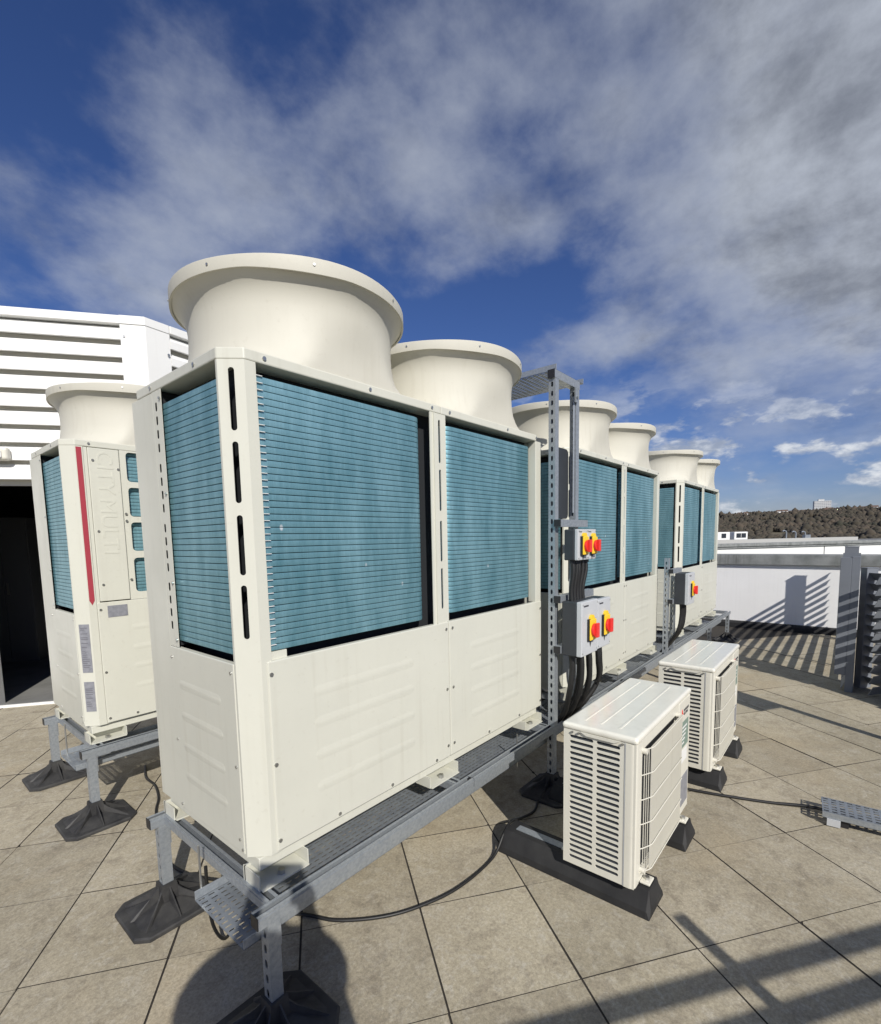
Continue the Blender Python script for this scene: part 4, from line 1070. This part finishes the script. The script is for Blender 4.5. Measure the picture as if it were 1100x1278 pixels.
for i, (x, wd) in enumerate(((16.6, 0.60), (17.45, 0.66))):
    rb = thing('rooftop_cabin', ('squat white rooftop unit with a dark vent on the far roof', 'white rooftop unit with two dark vents on the far roof')[i], 'rooftop unit', onfar(x - 0.4, 3.0, 0.40), R(-36))
    MB().box(-wd / 2, wd / 2, 0, 0.6, -0.002, 0.66).build('casing', WHITE, rb, bevel=0.02)
    for q in range(i + 1): MB().box(-0.12 + 0.25 * q - 0.12 * i, 0.10 + 0.25 * q - 0.12 * i, -0.012, -0.001, 0.42, 0.60).build('vent', GLASS, rb)

# ------------------------------------------------------------------ wooded hill
def hill_z(az, r):
    a = math.degrees(az)
    crest = 62 + 5 * mnoise.noise(Vector((a * 0.13, 1.7, 0))) + 3 * mnoise.noise(Vector((a * 0.5, 4.1, 0)))
    t = min(max((r - 380) / 1250, 0), 1); s = t * t * (3 - 2 * t)
    return -16.5 + (crest + 8) * s * 0.92 + (3 * mnoise.noise(Vector((a * 0.35, r * 0.004, 2.0))) if r > 430 else 0) - max(0, (r - 1700)) * 0.06
hv = []; hf = []; na, nr = 90, 40
for i in range(na + 1):
    az = R(-50 + 150 * i / na)
    for k in range(nr + 1):
        r = 380 + 2400 * k / nr; hv.append((r * math.cos(az), r * math.sin(az), hill_z(az, r)))
for i in range(na):
    for k in range(nr): a = i * (nr + 1) + k; hf.append((a, a + nr + 1, a + nr + 2, a + 1))
ho = MB().add(hv, hf).build('hill', HILLM, smooth=True); ho['kind'] = 'structure'
bm = bmesh.new(); bmesh.ops.create_icosphere(bm, subdivisions=1, radius=1.0)
ico_v = [v.co.copy() for v in bm.verts]; ico_f = [[v.index for v in f.verts] for f in bm.faces]; bm.free()
variants = [[v * (1 + 0.35 * mnoise.noise(v * 2.3 + Vector((k * 7, 0, 0))) + rnd.uniform(-0.16, 0.16)) for v in ico_v] for k in range(10)]
wv = []; wf = []
for k in range(16000):
    az = R(rnd.uniform(-6, 17)); r = 470 + 1230 * rnd.random() ** 0.75
    cl = mnoise.noise(Vector((math.degrees(az) * 0.55, r * 0.006, 9)))
    if r > 1300 and cl < 0.02: continue
    if r <= 1300 and cl < -0.34: continue
    s_ = rnd.uniform(1.9, 4.0) * (1.6 if rnd.random() < 0.05 else 1); x, y = r * math.cos(az), r * math.sin(az); z = hill_z(az, r) + s_ * 0.7
    vv = variants[rnd.randrange(10)]; a = rnd.uniform(0, 6.28); ca, sa = math.cos(a), math.sin(a); o_ = len(wv); sz = rnd.uniform(0.9, 1.5)
    wv += [(x + s_ * (v.x * ca - v.y * sa), y + s_ * (v.x * sa + v.y * ca), z + s_ * sz * v.z) for v in vv]
    wf += [[i + o_ for i in f] for f in ico_f]
me = bpy.data.meshes.new('woodland'); me.from_pydata(wv, [], wf); me.materials.append(WOOD1); me.polygons.foreach_set('use_smooth', [True] * len(me.polygons))
wo = bpy.data.objects.new('woodland', me); C.objects.link(wo); wo['kind'] = 'stuff'; wo['label'] = 'bare brown winter woodland covering the far hill'; wo['category'] = 'woodland'


def far_block(az_deg, r, wdt, hgt, dep, label, tower=True):
    az = R(az_deg); x, y = r * math.cos(az), r * math.sin(az); z = hill_z(az, r)
    t_ = thing('tower_block' if tower else 'hillside_house', label, 'building', (x, y, z), az + R(12))
    if tower:
        MB().box(-dep, 0, -wdt / 2, wdt / 2, -4, hgt).build('wall', mat('pale_tower', (0.55, 0.56, 0.56), 0.7), t_)
        MB().box(-dep * 0.8, -dep * 0.2, -wdt * 0.1, wdt * 0.25, hgt - 0.1, hgt + 4).build('plant_box', MATS['pale_tower'], t_)
        for fl in range(7):
            for c_ in range(9):
                y_ = -wdt / 2 + wdt * (c_ + 0.5) / 9; z_ = hgt * (fl + 0.5) / 7 
                MB().box(-dep - 0.3, -dep + 0.1, y_ - 1.2, y_ + 1.2, z_ - 0.6, z_ + 0.6).build('window', mat('far_window', (0.25, 0.27, 0.3), 0.3), t_)
    else:
        mtl = BRICK if rnd.random() < 0.4 else WHITEW
        MB().box(-dep / 2, dep / 2, -wdt / 2, wdt / 2, -4, hgt).build('wall', mtl, t_)
        MB().add([(x_, y_, hgt - 0.05) for x_ in (-dep / 2 - 0.4, dep / 2 + 0.4) for y_ in (-wdt / 2 - 0.3, wdt / 2 + 0.3)] + [(0, -wdt / 2 - 0.3, hgt + 3.5), (0, wdt / 2 + 0.3, hgt + 3.5)], [(0, 1, 5, 4), (3, 2, 4, 5), (0, 4, 2), (1, 3, 5), (0, 2, 3, 1)]).build('roof', TILE, t_)
        for y_ in (-wdt * 0.25, wdt * 0.25): MB().box(-dep / 2 - 0.1, -dep / 2 + 0.05, y_ - 0.8, y_ + 0.8, hgt * 0.55, hgt * 0.85).build('window', GLASS, t_)
    return t_


far_block(2.35, 1560, 34, 27, 14, 'pale multi-storey block on the crest of the far hill')
for k in range(22):
    az_ = rnd.uniform(-2.0, 11.2); r_ = rnd.uniform(1350, 1620)
    h_ = far_block(az_, r_, rnd.uniform(7, 13), rnd.uniform(4.5, 6.5), 8, 'tiny house among the trees near the hill crest', tower=False); h_['group'] = 'houses on the far hill'

# ------------------------------------------------------------------ photographer standing behind the camera
def person():
    n_ = Vector((0.857, -0.515, 0)); m_ = Vector((0.515, 0.857, 0))
    face = Vector((0.765, 0.644, 0)); side = Vector((0.644, -0.765, 0))
    B = m_ * -2.245 + n_ * -0.005
    def P(f, s, z): return B + face * f + side * s + Vector((0, 0, G + z))
    ph = Vector(CAM) - fw * 0.03
    hr = ph + rt * 0.055 - up * 0.02 - fw * 0.015; hl = ph - rt * 0.085 - up * 0.02 - fw * 0.015
    J = [(P(0, 0, 0.92), .15), (P(0.0, 0, 1.12), .145), (P(-0.01, 0, 1.34), .155), (P(0.01, 0, 1.47), .065), (P(0.03, 0, 1.56), .075), (P(0.04, 0, 1.64), .095), (P(0.03, 0, 1.70), .06),
         (P(0, 0.20, 1.38), .075), (P(0.22, 0.19, 1.20), .050), (hr, .032), (P(0, -0.20, 1.38), .075), (P(0.20, -0.22, 1.20), .050), (hl, .032),
         (P(0, 0.10, 0.84), .105), (P(0.02, 0.11, 0.48), .068), (P(-0.01, 0.12, 0.09), .045), (P(0.14, 0.14, 0.035), .034),
         (P(0, -0.10, 0.84), .105), (P(0.02, -0.11, 0.48), .068), (P(-0.01, -0.12, 0.09), .045), (P(0.14, -0.14, 0.035), .034)]
    E_ = [(0, 1), (1, 2), (2, 3), (3, 4), (4, 5), (5, 6), (2, 7), (7, 8), (8, 9), (2, 10), (10, 11), (11, 12), (0, 13), (13, 14), (14, 15), (15, 16), (0, 17), (17, 18), (18, 19), (19, 20)]
    me = bpy.data.meshes.new('person'); me.from_pydata([j[0] for j in J], E_, []); me.materials.append(CLOTH)
    o = bpy.data.objects.new('person', me); C.objects.link(o)
    sk = o.modifiers.new('skin', 'SKIN'); sk.use_smooth_shade = True
    for i, v in enumerate(me.skin_vertices[0].data): v.radius = (J[i][1], J[i][1]); v.use_root = (i == 0)
    o.modifiers.new('sub', 'SUBSURF').levels = 2; o.modifiers['sub'].render_levels = 2
    tag(o, 'person in a dark jacket and wide-brimmed hat holding up a phone', 'person')
    # hood, face, hands
    hd = MB(); H = P(0.0, 0, 1.60)
    prof = [(0.0, 0.135), (0.07, 0.125), (0.105, 0.09), (0.118, 0.03), (0.125, -0.01), (0.18, -0.02), (0.25, -0.035), (0.285, -0.05), (0.283, -0.056), (0.18, -0.030), (0.118, -0.022), (0.112, 0.02)]
    hd.lathe(prof, 0, 0, 24); hd.v = [tuple(H + Vector((x * 1.0, y * 1.0, z))) for x, y, z in hd.v]
    hd.build('brimmed_hat', CLOTH, o, smooth=True)
    fm = MB(); bmm = bmesh.new(); bmesh.ops.create_uvsphere(bmm, u_segments=16, v_segments=12, radius=1)
    F0 = P(0.075, 0, 1.60)
    vs = []
    for v in bmm.verts:
        c_ = v.co; q = F0 + face * (c_.x * 0.095) + side * (c_.y * 0.075) + Vector((0, 0, c_.z * 0.115)); vs.append(q)
    fm.add(vs, [[v.index for v in f.verts] for f in bmm.faces]); bmm.free()
    fm.cyl(F0 + face * 0.085, F0 + face * 0.115 - Vector((0, 0, 0.02)), 0.018, 8, 0.012)
    fm.build('face', SKIN, o, smooth=True)
    for s_, hp in ((1, hr), (-1, hl)):
        hm = MB(); hm.tube([hp - up * 0.05 - fw * 0.03, hp - up * 0.01 - fw * 0.012], 0.028, 10)
        for k in range(4):
            b_ = hp + up * (0.028 - 0.02 * k); hm.tube([b_ - fw * 0.015, b_ + rt * (s_ * 0.012) - fw * 0.0, b_ + fw * 0.010 - rt * (s_ * 0.004)], 0.0085, 7)
        hm.tube([hp - up * 0.03 - fw * 0.02, hp - rt * (s_ * 0.025) - fw * 0.022, hp - rt * (s_ * 0.045) + up * 0.015 - fw * 0.02], 0.010, 7)
        hm.build('hand', SKIN, o, smooth=True)
    pm = MB(); Mp = Matrix((rt, up, -fw)).transposed().to_4x4(); Mp.translation = ph - rt * 0.015
    pm.box(-0.072, 0.075, -0.036, 0.036, 0.0, 0.008, Mp)
    p_ = pm.build('phone', BLACK, None, bevel=0.003); tag(p_, 'slim black phone held up in both hands', 'phone')
    return o


person()
